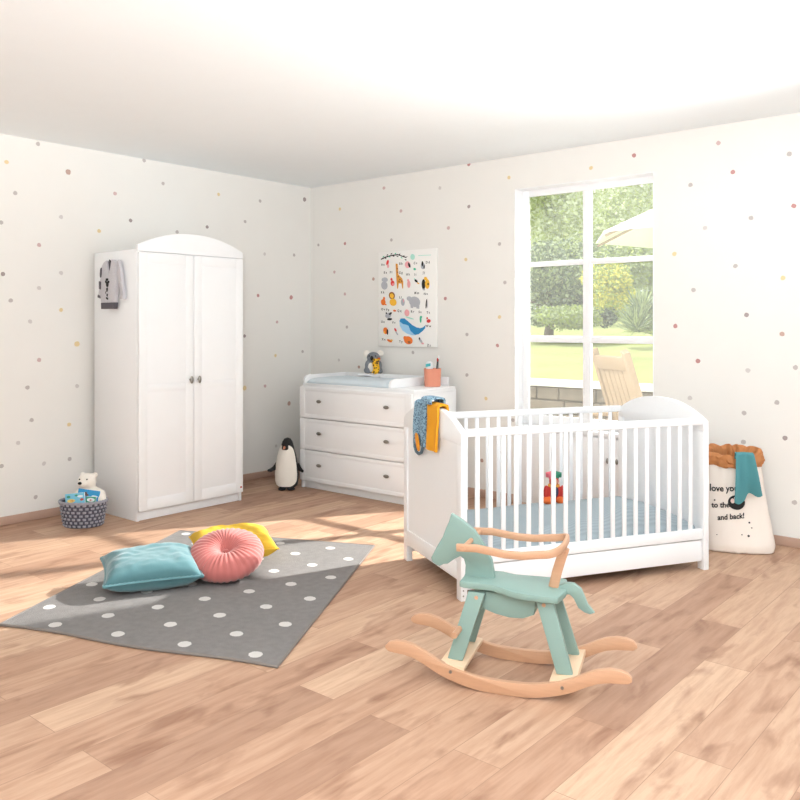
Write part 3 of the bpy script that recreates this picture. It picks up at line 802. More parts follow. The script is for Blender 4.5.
# seat board: outline in plan, waisted
def seat_w(x):
    return .085 + .03 * (1 / (1 + math.exp((x + .02) * 40))) - .0 * x
xs = [-.2 + .375 * i / 24 for i in range(25)]
out = [(x, seat_w(x) * min(1, math.sqrt(max(0, 1 - ((x - .0) / .2) ** 8)) + .25) * (1 if x < .16 else .9)) for x in xs]
poly_ = out + [(x, -w_) for x, w_ in reversed(out)]
g = G(); g.prism(poly_, lambda u, v, w: (u, v, w + .012 * (1 if u > .05 else max(0, (u + .02) / .07) if u > -.02 else 0)), .318, .343, .006)
g.obj('seat', MINT, t)
belly = [(.11, .318), (.112, .27), (.09, .25), (.05, .238), (0, .23), (-.05, .232), (-.09, .25), (-.10, .318)]
g = G(); g.prism(belly, HP, -.05, .05, .006); g.obj('belly', MINT, t)
tail = [(-.165, .335), (-.175, .352), (-.2, .364), (-.225, .364), (-.25, .347), (-.262, .32), (-.272, .295), (-.296, .268), (-.28, .262), (-.262, .266), (-.24, .28), (-.225, .31), (-.21, .324), (-.19, .322), (-.175, .322)]
g = G(); g.prism(tail, HP, -.012, .012, .004); g.obj('tail', MINT, t)
for s in (-1, 1):
    for (xa, xb) in ((.112, .186), (-.13, -.205)):
        wl = .031
        pts = [(xa - wl, .318), (xa + wl, .318), (xb + wl * .9, .075), (xb - wl * .9, .075)]
        g = G(); g.prism(pts, lambda u, v, w, s=s: (u, s * (w + (.318 - v) * .10), v), .056, .078, .003)
        lg = g.obj('leg', MINT, t)
        g = G(); g.tube([(xa, s * .078, .30), (xa, s * .0815, .30)], .007, 10); g.obj('dowel_cap', BEECH, lg)
# foot boards across the rockers
for xb in (.186, -.205):
    g = G(); sg = 1 if xb > 0 else -1
    g.box(-.045, .045, -.145, .145, -.009, .009, .002, mat=Matrix.Translation((xb, 0, .066)) @ Matrix.Rotation(-sg * .12, 4, 'Y'))
    g.obj('cross_board', BEECH_L, t)
g = G(); g.tube([(.172, -.16, .185), (.172, .16, .185)], .011, 12); g.obj('foot_peg', BEECH, t)
# rockers: a flat S-curved plank each
RT = [(0, .056), (.08, .0585), (.12, .064), (.16, .073), (.2, .084), (.24, .100), (.28, .121), (.32, .139), (.36, .148), (.395, .147), (.42, .139), (.432, .126)]
RT = [(x, z - .010) for x, z in RT]
RB = [(x, z - .046) for x, z in RT[:-3]] + [(.395, .094), (.42, .097), (.432, .106)]
def ip(tab, x):
    for (x0, z0), (x1, z1) in zip(tab, tab[1:]):
        if x <= x1: return z0 + (z1 - z0) * (x - x0) / (x1 - x0)
    return tab[-1][1]
for s in (-1, 1):
    g = G(); n = 70
    xs_ = [-.432 + .864 * i / n for i in range(n + 1)]
    pts = [(x, ip(RB, abs(x))) for x in xs_] + [(x, ip(RT, abs(x))) for x in reversed(xs_)]
    g.prism(pts, HP, s * .148 - .011, s * .148 + .011, .002)
    r_ = g.obj('rocker', [BEECH], t)
    for xb in (.186, -.205):
        g = G(); zz = .055; g.tube([(xb, s * .159, zz), (xb, s * .162, zz)], .006, 10); g.obj('bolt', METAL, r_)
# bent guard ring
pts = [(.172, .125, .487), (.10, .125, .490), (.0, .125, .478), (-.06, .125, .478), (-.12, .12, .486)]
arc = [(-.12 - .075 * max(0, sin(a_)) ** .55, .12 * (1 if cos(a_) > 0 else -1) * abs(cos(a_)) ** .55, .486 + .018 * sin(a_)) for a_ in [PI * k / 24 for k in range(1, 24)]]
ring = pts + arc + [(x, -y, z) for x, y, z in reversed(pts)]
g = G(); g.sweep_rect(ring, (0, 0, 1), .015, .026); g.obj('guard_ring', BEECH, t)
g = G(); g.tube([(.148, -.135, .487), (.148, .135, .487)], .009, 12); g.obj('handle_bar', BEECH, t)
g = G(); g.sweep_rect([(-.152, 0, .343), (-.165, 0, .40), (-.18, 0, .45), (-.192, 0, .486)], (1, 0, 0), .024, .034); g.obj('back_post', BEECH, t)

# ------------------------------------------------------------------ rug with dots
RL, RA = Vector((1.772, -3.507)), math.atan2(.467, 1.229)
ca, sa = cos(RA), sin(RA)
def rugp(u, v): return (RL.x + u * ca - v * sa, RL.y + u * sa + v * ca)
t = thing('dotted_rug', 'grey rug with white dots lying on the wood floor', 'rug', (RL.x, RL.y, 0), RA)
def corner(a_, b_):   # a,b in 0..1 -> local plan
    u = 1.315 * a_ - (.203 + .06 * a_) * b_; v = (1.607 + .078 * a_) * b_
    if b_ < .1: v += .012 * sin(a_ * 9) * (1 - b_ * 10)
    return u, v
g = G()
def rs(u, v):
    x, y = corner(u, v); return (x, y, .010 + .0015 * nz(x * 5, y * 5))
g.sheet(rs, 50, 60)
g.sheet(lambda u, v: (*corner(u, v), .0008), 50, 1)
g.obj('pile', RUG, t)
g = G()
loop = [corner(i / 30, 0) for i in range(30)] + [corner(1, i / 30) for i in range(30)] + [corner(1 - i / 30, 1) for i in range(30)] + [corner(0, 1 - i / 30) for i in range(30)]
g.tube([(x, y, .0062) for x, y in loop], .006, 8, closed=True); g.obj('bound_edge', RUGEDGE, t)
# ------------------------------------------------------------------ cushions
def pillow(name, label, m_, cx_, cy_, cz_, L_, B_, T_, rz, tilt=(0, 0), ph=0, trim=None):
    t = thing(name, label, 'cushion', (cx_, cy_, cz_), rz, 'cushions on the rug')
    t.rotation_euler = (tilt[0], tilt[1], rz)
    g = G(); n = 36
    def half(sg):
        def f(u, v):
            a_, b_ = 2 * u - 1, 2 * v - 1
            x = a_ * L_ / 2 * (1 - .07 * (1 - a_ * a_) * 0 - .075 * (1 - b_ * b_) * abs(a_) ** 4)
            y = b_ * B_ / 2 * (1 - .075 * (1 - a_ * a_) * abs(b_) ** 4)
            hgt = max(0, (1 - a_ ** 4) * (1 - b_ ** 4)) ** .55
            wr = .012 * nz(a_ * 2.3 + ph, b_ * 2.3, ph) + .006 * nz(a_ * 6 + ph, b_ * 6, ph)
            return (x, y, sg * (T_ / 2 * hgt + wr * hgt))
        return f
    g.sheet(half(1), n, n); g.sheet(half(-1), n, n)
    bmesh.ops.remove_doubles(g.bm, verts=g.bm.verts, dist=.0008); bmesh.ops.recalc_face_normals(g.bm, faces=g.bm.faces)
    g.obj('cover', m_, t, smooth=75)
    f = half(1); N_ = 44
    lp = [f(i / N_, 0) for i in range(N_)] + [f(1, i / N_) for i in range(N_)] + [f(1 - i / N_, 1) for i in range(N_)] + [f(0, 1 - i / N_) for i in range(N_)]
    g = G()
    if trim == 'fringe':
        g.tube([(p[0], p[1], p[2]) for p in lp], [.006 + .003 * (i % 2) for i in range(len(lp))], 6, closed=True)
        g.obj('fringe', m_, t)
    else:
        g.tube(lp, .003, 6, closed=True); g.obj('piping', m_, t)
    return t
pillow('teal_cushion', 'rectangular teal velvet cushion with a fringed edge on the rug', TEAL, 1.808, -2.797, .098, .45, .34, .15, rad(62), (rad(8), rad(0)), 1, 'fringe')
pillow('yellow_cushion', 'square yellow cushion lying behind the round coral one on the rug', YELLOW, 1.745, -2.25, .095, .44, .40, .145, rad(58), (0, 0), 5)
def round_cushion():
    rt = .188; T_ = .135
    t = thing('round_cushion', 'round coral pink pleated cushion with a buttoned centre on the rug', 'cushion', (1.985, -2.48, .122), rad(40), 'cushions on the rug')
    t.rotation_euler = (rad(22), 0, rad(40))
    g = G(); nr, na = 22, 144
    for sg in (1, -1):
        V = []
        for i in range(nr + 1):
            q = i / nr; row = []
            for k in range(na):
                a_ = 2 * PI * k / na
                rr = rt * q
                hgt = max(0, 1 - q ** 3.2) ** .5 * T_ / 2
                hgt *= 1 - .8 * math.exp(-(q / .26) ** 2)
                pl = .0055 * (abs(sin(18 * a_ + 1.2 * sin(3 * a_))) - .5) * (min(1, q * 2.2)) * (1 + .4 * nz(a_ * 3, q))
                row.append((rr * cos(a_) * (1 + pl * 2.4), rr * sin(a_) * (1 + pl * 2.4), sg * (hgt + pl * (1 if q < .999 else 0) * 1.3)))
            V.append(row)
        vs = [[g.bm.verts.new(p) for p in row] for row in V[1:]]; c0 = g.bm.verts.new((0, 0, V[0][0][2]))
        for k in range(na):
            k2 = (k + 1) % na; g.bm.faces.new((c0, vs[0][k], vs[0][k2]))
            for i in range(nr - 1): g.bm.faces.new((vs[i][k], vs[i + 1][k], vs[i + 1][k2], vs[i][k2]))
    bmesh.ops.remove_doubles(g.bm, verts=g.bm.verts, dist=.0012); bmesh.ops.recalc_face_normals(g.bm, faces=g.bm.faces)
    g._done(); g.obj('pleated_cover', CORAL, t, smooth=80)
    g = G(); g.ell((0, 0, .022), (.014, .014, .008)); g.obj('button', CORAL, t)
round_cushion()

# ------------------------------------------------------------------ basket with toys by the wardrobe
bx_, by_ = .395, -2.375
t = thing('woven_basket', 'grey woven rope basket on the floor beside the wardrobe', 'basket', (bx_, by_, 0), math.atan2(U.y, U.x))
g = G(); nrow = 7; na = 120
prof = []
for j in range(nrow * 6 + 1):
    z = .002 + .155 * j / (nrow * 6); prof.append((.118 + .026 * (z / .155) ** .7, z))
def wv(r, a_, z):
    row = int((z - .002) / .155 * nrow - 1e-6); fz = ((z - .002) / .155 * nrow) % 1
    return r - .004 + .011 * (sin(fz * PI)) * (.5 + .5 * sin(a_ * 24 + (PI if row % 2 else 0)))
g.m(0); g.lathe([(0, .002)] + [(prof[0][0] - .004, .002)] + prof, na, sx=1.0, sy=.8, fn=lambda r, a_, z: wv(r, a_, z) if z > .003 else r)
for f in g.bm.faces:
    c_ = f.calc_center_median(); fz = ((c_.z - .002) / .155 * nrow) % 1; row = int((c_.z - .002) / .155 * nrow)
    a_ = math.atan2(c_.y / .8, c_.x)
    if sin(fz * PI) * (.5 + .5 * sin(a_ * 24 + (PI if row % 2 else 0))) < .28: f.material_index = 1  # weave dips coloured dark, painting in the shade of the gaps
g.m(1); g.lathe([(prof[-1][0], .157), (prof[-1][0] - .012, .16), (prof[-1][0] - .018, .15), (.105, .012), (0, .010)], na, sx=1, sy=.8)
g.obj('woven_side', [WEAVE, WEAVED], t)
g = G(); g.tube([(.145 * cos(a_), .145 * .8 * sin(a_), .160) for a_ in [2 * PI * k / 60 for k in range(60)]], [.0075 + .002 * (k % 2) for k in range(60)], 8, closed=True); g.obj('rim', WEAVE, t)
def bl(x, y): return (bx_ + U.x * x + W.x * y, by_ + U.y * x + W.y * y)
q = bl(.02, .035)
t = thing('polar_bear_plush', 'white polar bear soft toy sitting in the woven basket', 'soft toy', (*q, .013), math.atan2(U.y, U.x))
g = G(); g.ell((0, .0, .11), (.075, .05, .11)); g.ell((-.005, -.012, .265), (.058, .052, .052)); g.ell((-.018, -.058, .258), (.03, .026, .025)); g.ell((0, 0, .2), (.06, .045, .05))
g.tube([(.05, -.005, .20), (.085, -.015, .185), (.098, -.03, .15)], [.028, .03, .026], 12); g.tube([(-.05, -.005, .19), (-.08, -.02, .16), (-.088, -.03, .13)], [.028, .028, .024], 12)
g.ell((-.042, .01, .302), (.019, .014, .018)); g.ell((.04, .005, .303), (.019, .014, .018)); g.ell((.098, -.032, .15), (.028, .028, .028))
remesh(g.obj('body', CREAM, t), .006)
g = G(); g.ell((-.024, -.084, .264), (.013, .009, .010), sub=2); g.obj('nose', GLOSSB, t)
for ex in (-.035, .012):
    g = G(); g.ell((ex, -.06, .285), (.005, .005, .005), sub=2); g.obj('eye', GLOSSB, t)
def book(name, label, x, y, w_, h_, c_, rzz, lean, spots, zb=.03, roll=0):
    q = bl(x, y)
    t = thing(name, label, 'book', (*q, zb), math.atan2(U.y, U.x) + rzz)
    t.rotation_euler = (lean, roll, math.atan2(U.y, U.x) + rzz)
    g = G(); g.box(-w_ / 2, w_ / 2, -.006, .006, 0, h_, .001); g.obj('cover', c_, t)
    g = G(); g.box(-w_ / 2 + .003, w_ / 2 + .0005, -.0045, .0045, .002, h_ + .0005); g.obj('pages', PAPER, t)
    for m_, pts in spots:
        for (sx, sz, rx, rz_) in pts:
            g = G(); g.prism([(sx + rx * cos(2 * PI * k / 14), sz + rz_ * sin(2 * PI * k / 14)) for k in range(14)], lambda u, v, w: (u, w, v), -.0068, -.0058)
            g.obj('cover_picture', m_, t)
    t['group'] = 'books in the basket'
    return t
BL1 = mat('book_blue', (44, 150, 206), .5); BL2 = mat('book_sky', (126, 200, 226), .5)
pY, pR, pG2, pW, pBr = mat('pic_yellow', (246, 220, 120), .6), mat('pic_red', (216, 96, 80), .6), mat('pic_green', (70, 160, 130), .6), mat('pic_white', (238, 244, 246), .6), mat('pic_brown', (110, 84, 76), .6)
book('picture_book', 'bright blue picture book leaning against the polar bear in the basket', .012, -.022, .14, .215, BL1, 0, rad(-5), [(pBr, [(-.02, .182, .022, .008), (-.02, .192, .01, .008)]), (pW, [(.04, .178, .02, .006)])], .016, rad(8))
book('board_book', 'pale blue illustrated book at the front left in the basket', -.022, -.050, .125, .197, BL2, rad(-3), rad(-5), [(pY, [(-.025, .152, .026, .011)]), (pR, [(-.02, .151, .008, .008), (.045, .155, .012, .008)]), (pG2, [(-.04, .178, .012, .008), (.01, .183, .01, .006)]), (pW, [(.035, .176, .018, .007)])], .016, rad(-6))
book('story_book', 'small green and white book at the front right in the basket', .055, -.056, .06, .176, pG2, rad(8), rad(-5), [(pW, [(.0, .157, .024, .012)]), (pR, [(.0, .155, .009, .007)])], .016, rad(4))

# ------------------------------------------------------------------ penguin
t = thing('penguin_plush', 'black and white penguin soft toy standing between wardrobe and dresser', 'soft toy', (*at(287.5, 6.40), 0), math.atan2(U.y, U.x))
g = G()
pr = [(0, .012), (.07, .014), (.093, .03), (.103, .07), (.105, .12), (.098, .18), (.083, .25), (.066, .30), (.056, .335), (.047, .362), (.028, .383), (0, .391)]
pr = [(r_ * .84, z_ * 1.03) for r_, z_ in pr]
g.lathe(pr, 40, sy=.82); g.obj('body', BLACK, t)
def front(a0, a1, prof, off):
    def f(u, v):
        k = v * (len(prof) - 1); i = min(int(k), len(prof) - 2); q = k - i
        r = prof[i][0] * (1 - q) + prof[i + 1][0] * q; z = prof[i][1] * (1 - q) + prof[i + 1][1] * q
        w_ = a0 * (1 - abs(2 * v - 1) ** 6 * .5)
        a_ = -PI / 2 + (2 * u - 1) * w_ + a1
        return ((r + off) * cos(a_), (r + off) * .82 * sin(a_), z)
    return f
g = G(); g.sheet(front(1.2, -.22, pr[2:9], .004), 24, 30, .006); g.obj('white_belly', CREAM, t)
g = G(); g.sheet(front(.42, -.2, [(.055, .311), (.052, .328), (.048, .345), (.042, .366)], .011), 10, 8, .004); g.obj('face_patch', BLACK, t)
g = G(); g.tube([(-.016, -.046, .332), (-.022, -.076, .322)], [.012, .004], 10); g.obj('beak', mat('beak_orange', (206, 132, 100), .7), t)
for sx in (-1, 1):
    g = G(); g.tube([(-.072, 0, .2), (-.10, -.01, .165), (-.13, -.02, .15), (-.152, -.025, .148)] if sx < 0 else [(.075, .0, .19), (.10, -.01, .155), (.125, -.02, .14)], [(.016, .03), (.013, .025), (.01, .02), (.005, .01)] if sx < 0 else [(.016, .03), (.012, .022), (.006, .012)], 12)
    g.obj('flipper', BLACK, t)
    g = G(); g.ell((sx * .036, -.052, .012), (.03, .036, .012)); g.obj('foot', BLACK, t)
    g = G(); g.ell((sx * .026 - .012, -.041 + .005 * (sx > 0), .35), (.005, .004, .005), sub=2); g.obj('eye', GLOSSB, t)

# ------------------------------------------------------------------ storage sack by the right wall
sx_, sy_ = at(737, 4.68)
sa_ = math.atan2(U.y, U.x) - rad(14)
t = thing('storage_sack', 'white fabric storage sack with moon lettering and rolled kraft rim behind the cot', 'sack', (sx_, sy_, 0), sa_)
SH = .51
def sk(a_, z):
    q = z / SH
    A = .182 + .022 * (1 - q) ** 1.5 - .034 * q ** 1.6; B = .115 - .028 * q
    if q < .08: A -= .012 * (1 - q / .08); B -= .012 * (1 - q / .08)
    c_, s_ = cos(a_), sin(a_); n = 2.6
    r = (abs(c_ / A) ** n + abs(s_ / B) ** n) ** (-1 / n)
    r *= 1 + .035 * nz(c_ * 2.2, s_ * 2.2, z * 6) + .02 * nz(c_ * 5, s_ * 5, z * 11 + 4)
    r += .006 * q ** 3 * sin(a_ * 11)
    return (r * c_ - .026 * q, r * s_ + .02 * q, z)
g = G()
g.sheet(lambda u, v: sk(2 * PI * u, .004 + v * (SH - .004)), 96, 40)
g.sheet(lambda u, v: tuple(a_ * (v if i < 2 else 1) for i, a_ in enumerate(sk(2 * PI * u, .004))), 96, 3)
bmesh.ops.remove_doubles(g.bm, verts=g.bm.verts, dist=.0005); bmesh.ops.recalc_face_normals(g.bm, faces=g.bm.faces)
g.obj('sack_body', CANVAS, t, smooth=80)
# rolled down, crumpled kraft rim
g = G()
def rim(u, v):
    a_ = 2 * PI * u
    b_ = sk(a_, SH)
    k = v
    z = [(.010, .505), (.016, .518), (.019, .538), (.016, .565), (.005, .582), (-.008, .585), (-.02, .57), (-.03, .48)]
    f_ = k * 7; i = min(int(f_), 6); q = f_ - i
    off = z[i][0] * (1 - q) + z[i + 1][0] * q; zz = z[i][1] * (1 - q) + z[i + 1][1] * q
    off += .012 * nz(cos(a_) * 7, sin(a_) * 7, zz * 34) + .009 * abs(nz(cos(a_) * 13, sin(a_) * 13, zz * 60 + 5)); zz += -.015 - .022 * max(-.6, -sin(a_)) * (1 - abs(k - .5)) + .014 * nz(cos(a_) * 4, sin(a_) * 4, k * 2)
    if b_[1] < 0: zz -= .05 * math.exp(-((b_[0] - .010) / .06) ** 2) * max(0, 1 - abs(k - .55) * 1.6)
    L_ = math.hypot(b_[0], b_[1]); s_ = (L_ + off) / L_
    return (b_[0] * s_, b_[1] * s_, zz)
g.sheet(rim, 110, 26); bmesh.ops.remove_doubles(g.bm, verts=g.bm.verts, dist=.0005); bmesh.ops.recalc_face_normals(g.bm, faces=g.bm.faces)
g.obj('kraft_rim', KRAFT, t, smooth=30)
def sfront(x, z, off=.003):
    # front of the sack (local -y) at lateral x
    a_ = -PI / 2
    for _ in range(12):
        p = sk(a_, z); a_ += (x - p[0]) * 4
    p = sk(a_, z); return (p[0], p[1] - off, p[2])
for s, x0, z0, sz, sl in (('I love you', -.178, .338, .048, .05), ('to the', -.146, .248, .042, .09), ('and back!', -.116, .182, .041, .13)):
    g = G(); g.text(s, lambda a_, b_, x0=x0, z0=z0, sl=sl: sfront(max(-.172, x0 + a_ * .9), z0 + b_ + a_ * sl), sz, .0012)
    g.obj('lettering', INK, t, smooth=0)
def flat(pts, name, m_, off):
    g = G(); f_ = g.bm.faces.new([g.bm.verts.new(sfront(x_, z_, off)) for x_, z_ in pts]); bmesh.ops.triangulate(g.bm, faces=[f_]); g._done()
    return g.obj(name, m_, t, smooth=0)
flat([(-.016 + .045 * cos(a_), .285 + .040 * sin(a_)) for a_ in [2 * PI * k / 28 for k in range(28)]], 'moon_print', INK, .0035)
for (x, z, r) in ((-.15, .375, .005), (-.045, .365, .006), (.05, .178, .007), (.062, .15, .005), (.045, .105, .009), (.01, .11, .005), (-.13, .29, .006), (-.12, .1, .004)):
    flat([(x + (r if k % 2 else r * .55) * cos(2 * PI * k / 10), z + (r if k % 2 else r * .55) * sin(2 * PI * k / 10)) for k in range(10)], 'star_print', INK, .003)
BLUSH = mat('print_blush', (240, 214, 206), .8)
for (x, z, r) in ((-.036, .293, .014), (-.024, .309, .006)):
    flat([(x + r * .8 * cos(2 * PI * k / 14), z + r * sin(2 * PI * k / 14)) for k in range(14)], 'moon_crater', BLUSH, .0045)
# teal cloth hanging out of the sack
g = G()
def hang(u, v):
    # v: 0 inside the sack ... 1 lower hem
    wd = .07 + .075 * v
    x = .014 + (u - .5) * wd + .022 * v
    if v < .2:
        z = .50 + .065 * (v / .2); y = -.03 - .045 * (v / .2)
    elif v < .32:
        q = (v - .2) / .12; z = .565 + .006 * sin(q * PI); y = -.075 - .055 * q
    else:
        q = (v - .32) / .68; sm = min(1, max(0, (u - .38) / .16)); sm = sm * sm * (3 - 2 * sm); z = .565 - q * (.268 - .03 * sm - .02 * u + .012 * sin(u * 9)); y = -.13 - .016 * sin(q * 2.5)
    y -= .012 * sin(u * 7 + 1) * min(1, v * 2) + .004
    return (x, y, z)
g.sheet(hang, 24, 40, .005)
tag(g.obj('teal_muslin', TEALC, None, (sx_, sy_, 0), sa_, smooth=80), 'teal muslin cloth hanging out of the white storage sack', 'cloth')

# ------------------------------------------------------------------ garden outside
g = G(); g.box(-8, 9, .2, 2.05, -.25, -.1); tag(g.obj('terrace', TERR, smooth=0), 'pale terrace outside the window', kind='structure')
LY0 = 2.05
g = G()
def lawn(u, v):
    y = LY0 + .25 + v * 40; x = -40 + u * 60
    z = .60 + .68 * min(1, v * 40 / 11) ** .8 + .6 * max(0, v * 40 - 11) / 29
    return (x, y, z + .04 * nz(x * .5, y * .5))
g.sheet(lawn, 60, 50); tag(g.obj('lawn', LAWN, smooth=80), 'sunny sloping lawn', kind='structure')
t = thing('retaining_wall', 'low stone garden wall with pale coping at the edge of the lawn', 'garden wall', (0, LY0, -.1))
g = G(); rowh = .1292
for r_ in range(6):
    x = -9 + .13 * (r_ % 2)
    while x < 8.5:
        l_ = .24 + .16 * random.random(); g.box(x, x + l_ - .012, .0 + .015 * random.random(), .3, r_ * rowh, r_ * rowh + rowh - .012, .008, 1); x += l_
g.box(-9, 8.5, .04, .28, 0, .775)
g.obj('stones', STONE, t)
g = G(); g.box(-9, 8.6, -.02, .34, .775, .825, .006); g.obj('coping', COPING, t)

# garden chair
qx, qy = at(660, 6.9)
fa = math.atan2(.842, .532)
t = thing('garden_chair', 'weathered wooden garden armchair on the terrace outside the window', 'garden chair', (qx, qy, -.1), fa)
def back(u, v, w):   # u across (local y), v up the back, w thickness
    return (-.20 - .30 * v - w * .95, u, .30 + .90 * v - w * .3)
for k in range(6):
    u0 = -.20 + k * .068
    g = G(); g.prism([(u0, -.02), (u0 + .056, -.02), (u0 + .06, .82), (u0 - .002, .82)], back, 0, .02, .002); g.obj('back_slat', OAKW, t)
g = G(); g.prism([(-.21, .80), (.21, .80), (.21, .92), (-.21, .92)], back, -.004, .03, .003); g.obj('top_rail', OAKW, t)
for s in (-1, 1):
    g = G(); g.prism([(s * .215, -.05), (s * .255, -.05), (s * .255, .95), (s * .215, .98)] if s > 0 else [(-.255, -.05), (-.215, -.05), (-.215, .98), (-.255, .95)], back, -.03, .03, .003); g.obj('back_post', OAKW, t)
    g = G(); g.box(-.5, .32, s * .29 - .045, s * .29 + .045, .60, .625, .004); g.obj('armrest', OAKW, t)
    for x_ in (-.42, .26):
        g = G(); g.box(x_ - .03, x_ + .03, s * .28 - .015, s * .28 + .015, 0, .6, .003); g.obj('leg', OAKW, t)
    g = G(); g.box(-.45, .3, s * .25 - .012, s * .25 + .012, .30, .38, .003); g.obj('side_rail', OAKW, t)
for k in range(6):
    g = G(); g.box(-.2 + k * .085, -.2 + k * .085 + .07, -.24, .24, .38, .4, .002); g.obj('seat_slat', OAKW, t)

# parasol
px_, py_ = 2.68, 3.17
zl = .68
t = thing('parasol', 'white garden parasol standing on the lawn beyond the window', 'parasol', (px_, py_, zl - .05))
g = G(); R_ = 1.42; n = 8
a0 = math.radians(8)
apex = g.bm.verts.new((0, 0, 2.83 - zl)); rimv = [g.bm.verts.new((R_ * cos(a0 + 2 * PI * k / n), R_ * sin(a0 + 2 * PI * k / n), 2.2 - zl)) for k in range(n)]
for k in range(n): g.bm.faces.new((apex, rimv[k], rimv[(k + 1) % n]))
bmesh.ops.recalc_face_normals(g.bm, faces=g.bm.faces); g._done()
o = g.obj('canopy', PARA, t, smooth=0); sd = o.modifiers.new('s', 'SOLIDIFY'); sd.thickness = .012; sd.offset = 1
g = G(); g.tube([(0, 0, 0), (0, 0, 2.86 - zl)], .025, 12); g.obj('pole', OAKW, t)
for k in range(n):
    a_ = a0 + 2 * PI * k / n
    g = G(); g.tube([(.03 * cos(a_), .03 * sin(a_), 2.79 - zl), (R_ * .99 * cos(a_), R_ * .99 * sin(a_), 2.17 - zl)], .012, 6); g.obj('rib', OAKW, t)

# bushes and trees
def bush(name, label, cat, px, py, D, rx, rz_, nleaf, ls, mats, trunk=True, seed=1, gnd=None, spiky=False):
    random.seed(seed)
    x, y = at(px, D); zc = zat(py, D)
    v = (y - LY0 - .25) / 40; zg = .60 + .68 * min(1, max(0, v) * 40 / 11) ** .8 + .6 * max(0, v * 40 - 11) / 29
    t = thing(name, label, cat, (x, y, zg - .05), 0, {'tree': 'trees in the garden', 'bush': 'bushes in the garden'}.get(cat))
    g = G(); bm = g.bm
    lobes = []
    for k in range(14):
        a_, e_ = random.uniform(0, 2 * PI), math.asin(random.uniform(-.7, 1))
        d = random.uniform(.35, .75)
        lobes.append((Vector((cos(a_) * cos(e_) * rx * d, sin(a_) * cos(e_) * rx * d, sin(e_) * rz_ * d + zc - zg + .05)), random.uniform(.3, .55)))
    nleaf = int(nleaf * 1.7); ls *= .68
    for k in range(nleaf):
        c_, q = random.choice(lobes)
        dv = Vector((random.gauss(0, 1), random.gauss(0, 1), random.gauss(0, 1))).normalized()
        p = c_ + Vector((dv.x * rx * q, dv.y * rx * q, dv.z * rz_ * q)) * random.uniform(.75, 1.05)
        if p.z < .02: p.z = random.uniform(.02, .2)
        s = ls * random.uniform(.6, 1.3)
        a_ = Vector((random.gauss(0, 1), random.gauss(0, 1), random.gauss(0, .8))).normalized()
        if spiky: a_ = (dv + Vector((0, 0, .9))).normalized(); 
        b_ = a_.cross(Vector((random.gauss(0, 1), random.gauss(0, 1), random.gauss(0, 1)))).normalized()
        l_, w_ = (s * 3.2, s * .28) if spiky else (s, s * .55)
        vs = [bm.verts.new(p + a_ * l_ * i + b_ * w_ * j) for i, j in ((-.5, 0), (0, -.5), (.5, 0), (0, .5))]
        f = bm.faces.new(vs); f[g.ly] = 1; f.material_index = 0 if random.random() < .6 else 1
    g.obj('foliage', mats, t, smooth=0)
    if trunk:
        g = G()
        g.tube([(0, 0, 0), (.05, 0, (zc - zg) * .5), (0, .05, zc - zg)], [rx * .09, rx * .07, rx * .03], 10)
        for k in range(5):
            a_ = k * 1.3; g.tube([(0, 0, (zc - zg) * (.35 + .1 * k)), (rx * .5 * cos(a_), rx * .5 * sin(a_), (zc - zg) * (.6 + .12 * k))], [rx * .035, rx * .012], 6)
        g.obj('trunk', BARK, t)
    return t
bush('garden_tree', 'dark green tree with a shady hollow below at the left of the window', 'tree', 548, 290, 15, 1.1, .95, 5600, .14, [LEAF[0], LEAF[1]], seed=2)
bush('garden_tree', 'tall pale green tree filling the upper left panes', 'tree', 540, 205, 20, 1.75, 2.1, 7000, .18, [LEAF[2], LEAF[4]], False, seed=13)
bush('garden_tree', 'pale tree behind the parasol in the upper right panes', 'tree', 634, 200, 23, 1.9, 2.2, 7000, .2, [LEAF[2], LEAF[4]], False, seed=4)
bush('garden_bush', 'yellow flowering bush at the middle of the right panes', 'bush', 610, 290, 12.5, .42, .42, 2600, .09, [LEAF[3], LEAF[4]], False, seed=5)
bush('garden_bush', 'large loose green bush right of the yellow bush', 'bush', 640, 278, 14.5, .75, .85, 5200, .12, [LEAF[1], LEAF[4]], False, seed=6)
bush('ornamental_grass', 'clump of spiky grass at the right edge of the window', 'grass', 648, 318, 10.5, .36, .34, 700, .11, [LEAF[1], LEAF[0]], False, seed=7, spiky=True)
bush('garden_bush', 'low green shrub at the lawn edge below the dark tree', 'bush', 566, 318, 13.5, .55, .26, 2200, .09, [LEAF[1], LEAF[4]], False, seed=8)
bush('garden_bush', 'small shrub at the far left edge of the window', 'bush', 532, 315, 14, .4, .25, 1600, .09, [LEAF[0], LEAF[2]], False, seed=9)
bush('garden_bush', 'dark low shrub in the gap right of the mullion', 'bush', 594, 312, 14.2, .4, .3, 1600, .1, [LEAF[0], LEAF[5]], False, seed=10)
bush('garden_hedge', 'dark green hedge behind the trees at the end of the lawn', 'hedge', 585, 290, 30, 5.0, 1.8, 9000, .38, [LEAF[0], LEAF[1]], False, seed=11)
bush('garden_tree', 'tall far tree rising behind the garden hedge', 'tree', 590, 205, 42, 5.8, 6.0, 11000, .5, [LEAF[2], LEAF[2]], False, seed=12)

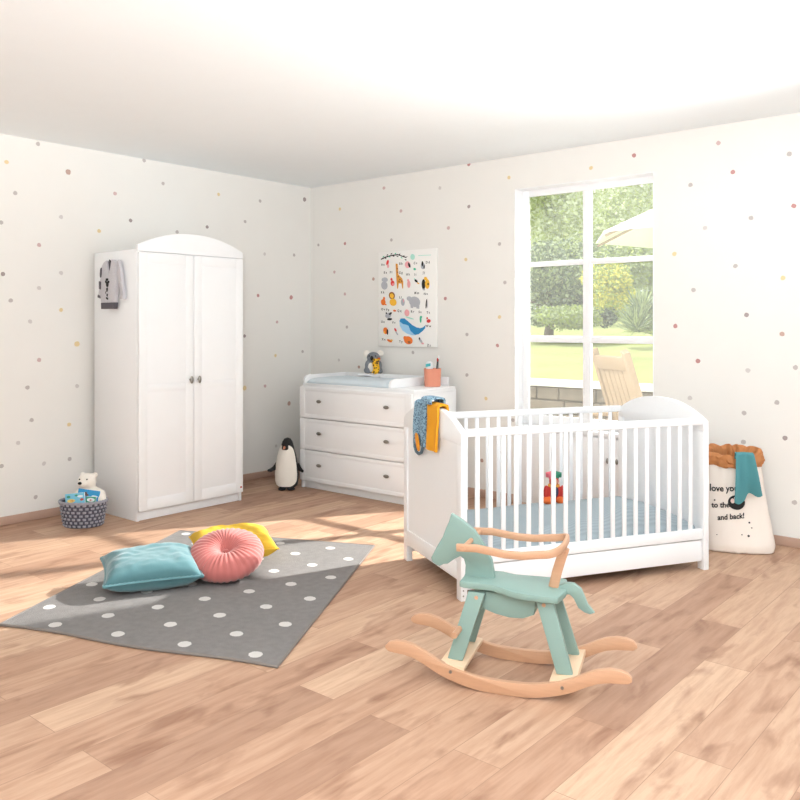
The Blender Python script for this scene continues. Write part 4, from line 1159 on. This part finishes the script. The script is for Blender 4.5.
# ------------------------------------------------------------------ light
wd = bpy.data.worlds.new('sky'); scene.world = wd; wd.use_nodes = True
bg = wd.node_tree.nodes['Background']; bg.inputs['Color'].default_value = (.93, .97, 1.0, 1); bg.inputs['Strength'].default_value = 1.0

sp = bpy.data.lights.new('sun_through_window', 'SPOT'); so = bpy.data.objects.new('sun_through_window', sp); COL.objects.link(so)
so.location = (4.5, 4.0, 4.35)
so.rotation_euler = (Vector((2.86, 0, 1.25)) - so.location).to_track_quat('-Z', 'Y').to_euler()
sp.energy = 6200; sp.spot_size = rad(25); sp.spot_blend = .4; sp.shadow_soft_size = .05; sp.color = (1, .98, .96)

ul = bpy.data.lights.new('rear_fill_spot', 'SPOT'); ulo = bpy.data.objects.new('rear_fill_spot', ul); COL.objects.link(ulo)  # unseen fill added behind the camera to brighten ceiling and room
ulo.location = (5.7, -5.6, 1.5); ulo.rotation_euler = Vector((-.35, .35, 1)).to_track_quat('-Z', 'Y').to_euler()
ul.energy = 620; ul.spot_size = rad(150); ul.spot_blend = .6; ul.shadow_soft_size = .15; ul.color = (.96, .98, 1)
u2 = bpy.data.lights.new('side_fill_spot', 'SPOT'); u2o = bpy.data.objects.new('side_fill_spot', u2); COL.objects.link(u2o)  # second unseen fill, added right of view to lift the far ceiling
u2o.location = (5.0, -1.6, 1.5); u2o.rotation_euler = Vector((-.66, -.16, .80)).to_track_quat('-Z', 'Y').to_euler()
u2.energy = 200; u2.spot_size = rad(100); u2.spot_blend = .8; u2.shadow_soft_size = .2; u2.color = (.97, .985, 1)
sn = bpy.data.lights.new('garden_fill_sun', 'SUN'); sno = bpy.data.objects.new('garden_fill_sun', sn); COL.objects.link(sno)  # extra sun added to brighten the garden, aimed to miss the room
sno.rotation_euler = Vector((.62, .22, -.78)).to_track_quat('-Z', 'Y').to_euler()
sn.energy = 3.4; sn.angle = rad(1.5); sn.color = (1, .96, .9)

vs_ = scene.view_settings; vs_.view_transform = 'Standard'; vs_.look = 'None'; vs_.gamma = 1; vs_.use_curve_mapping = False
vs_.exposure = .44
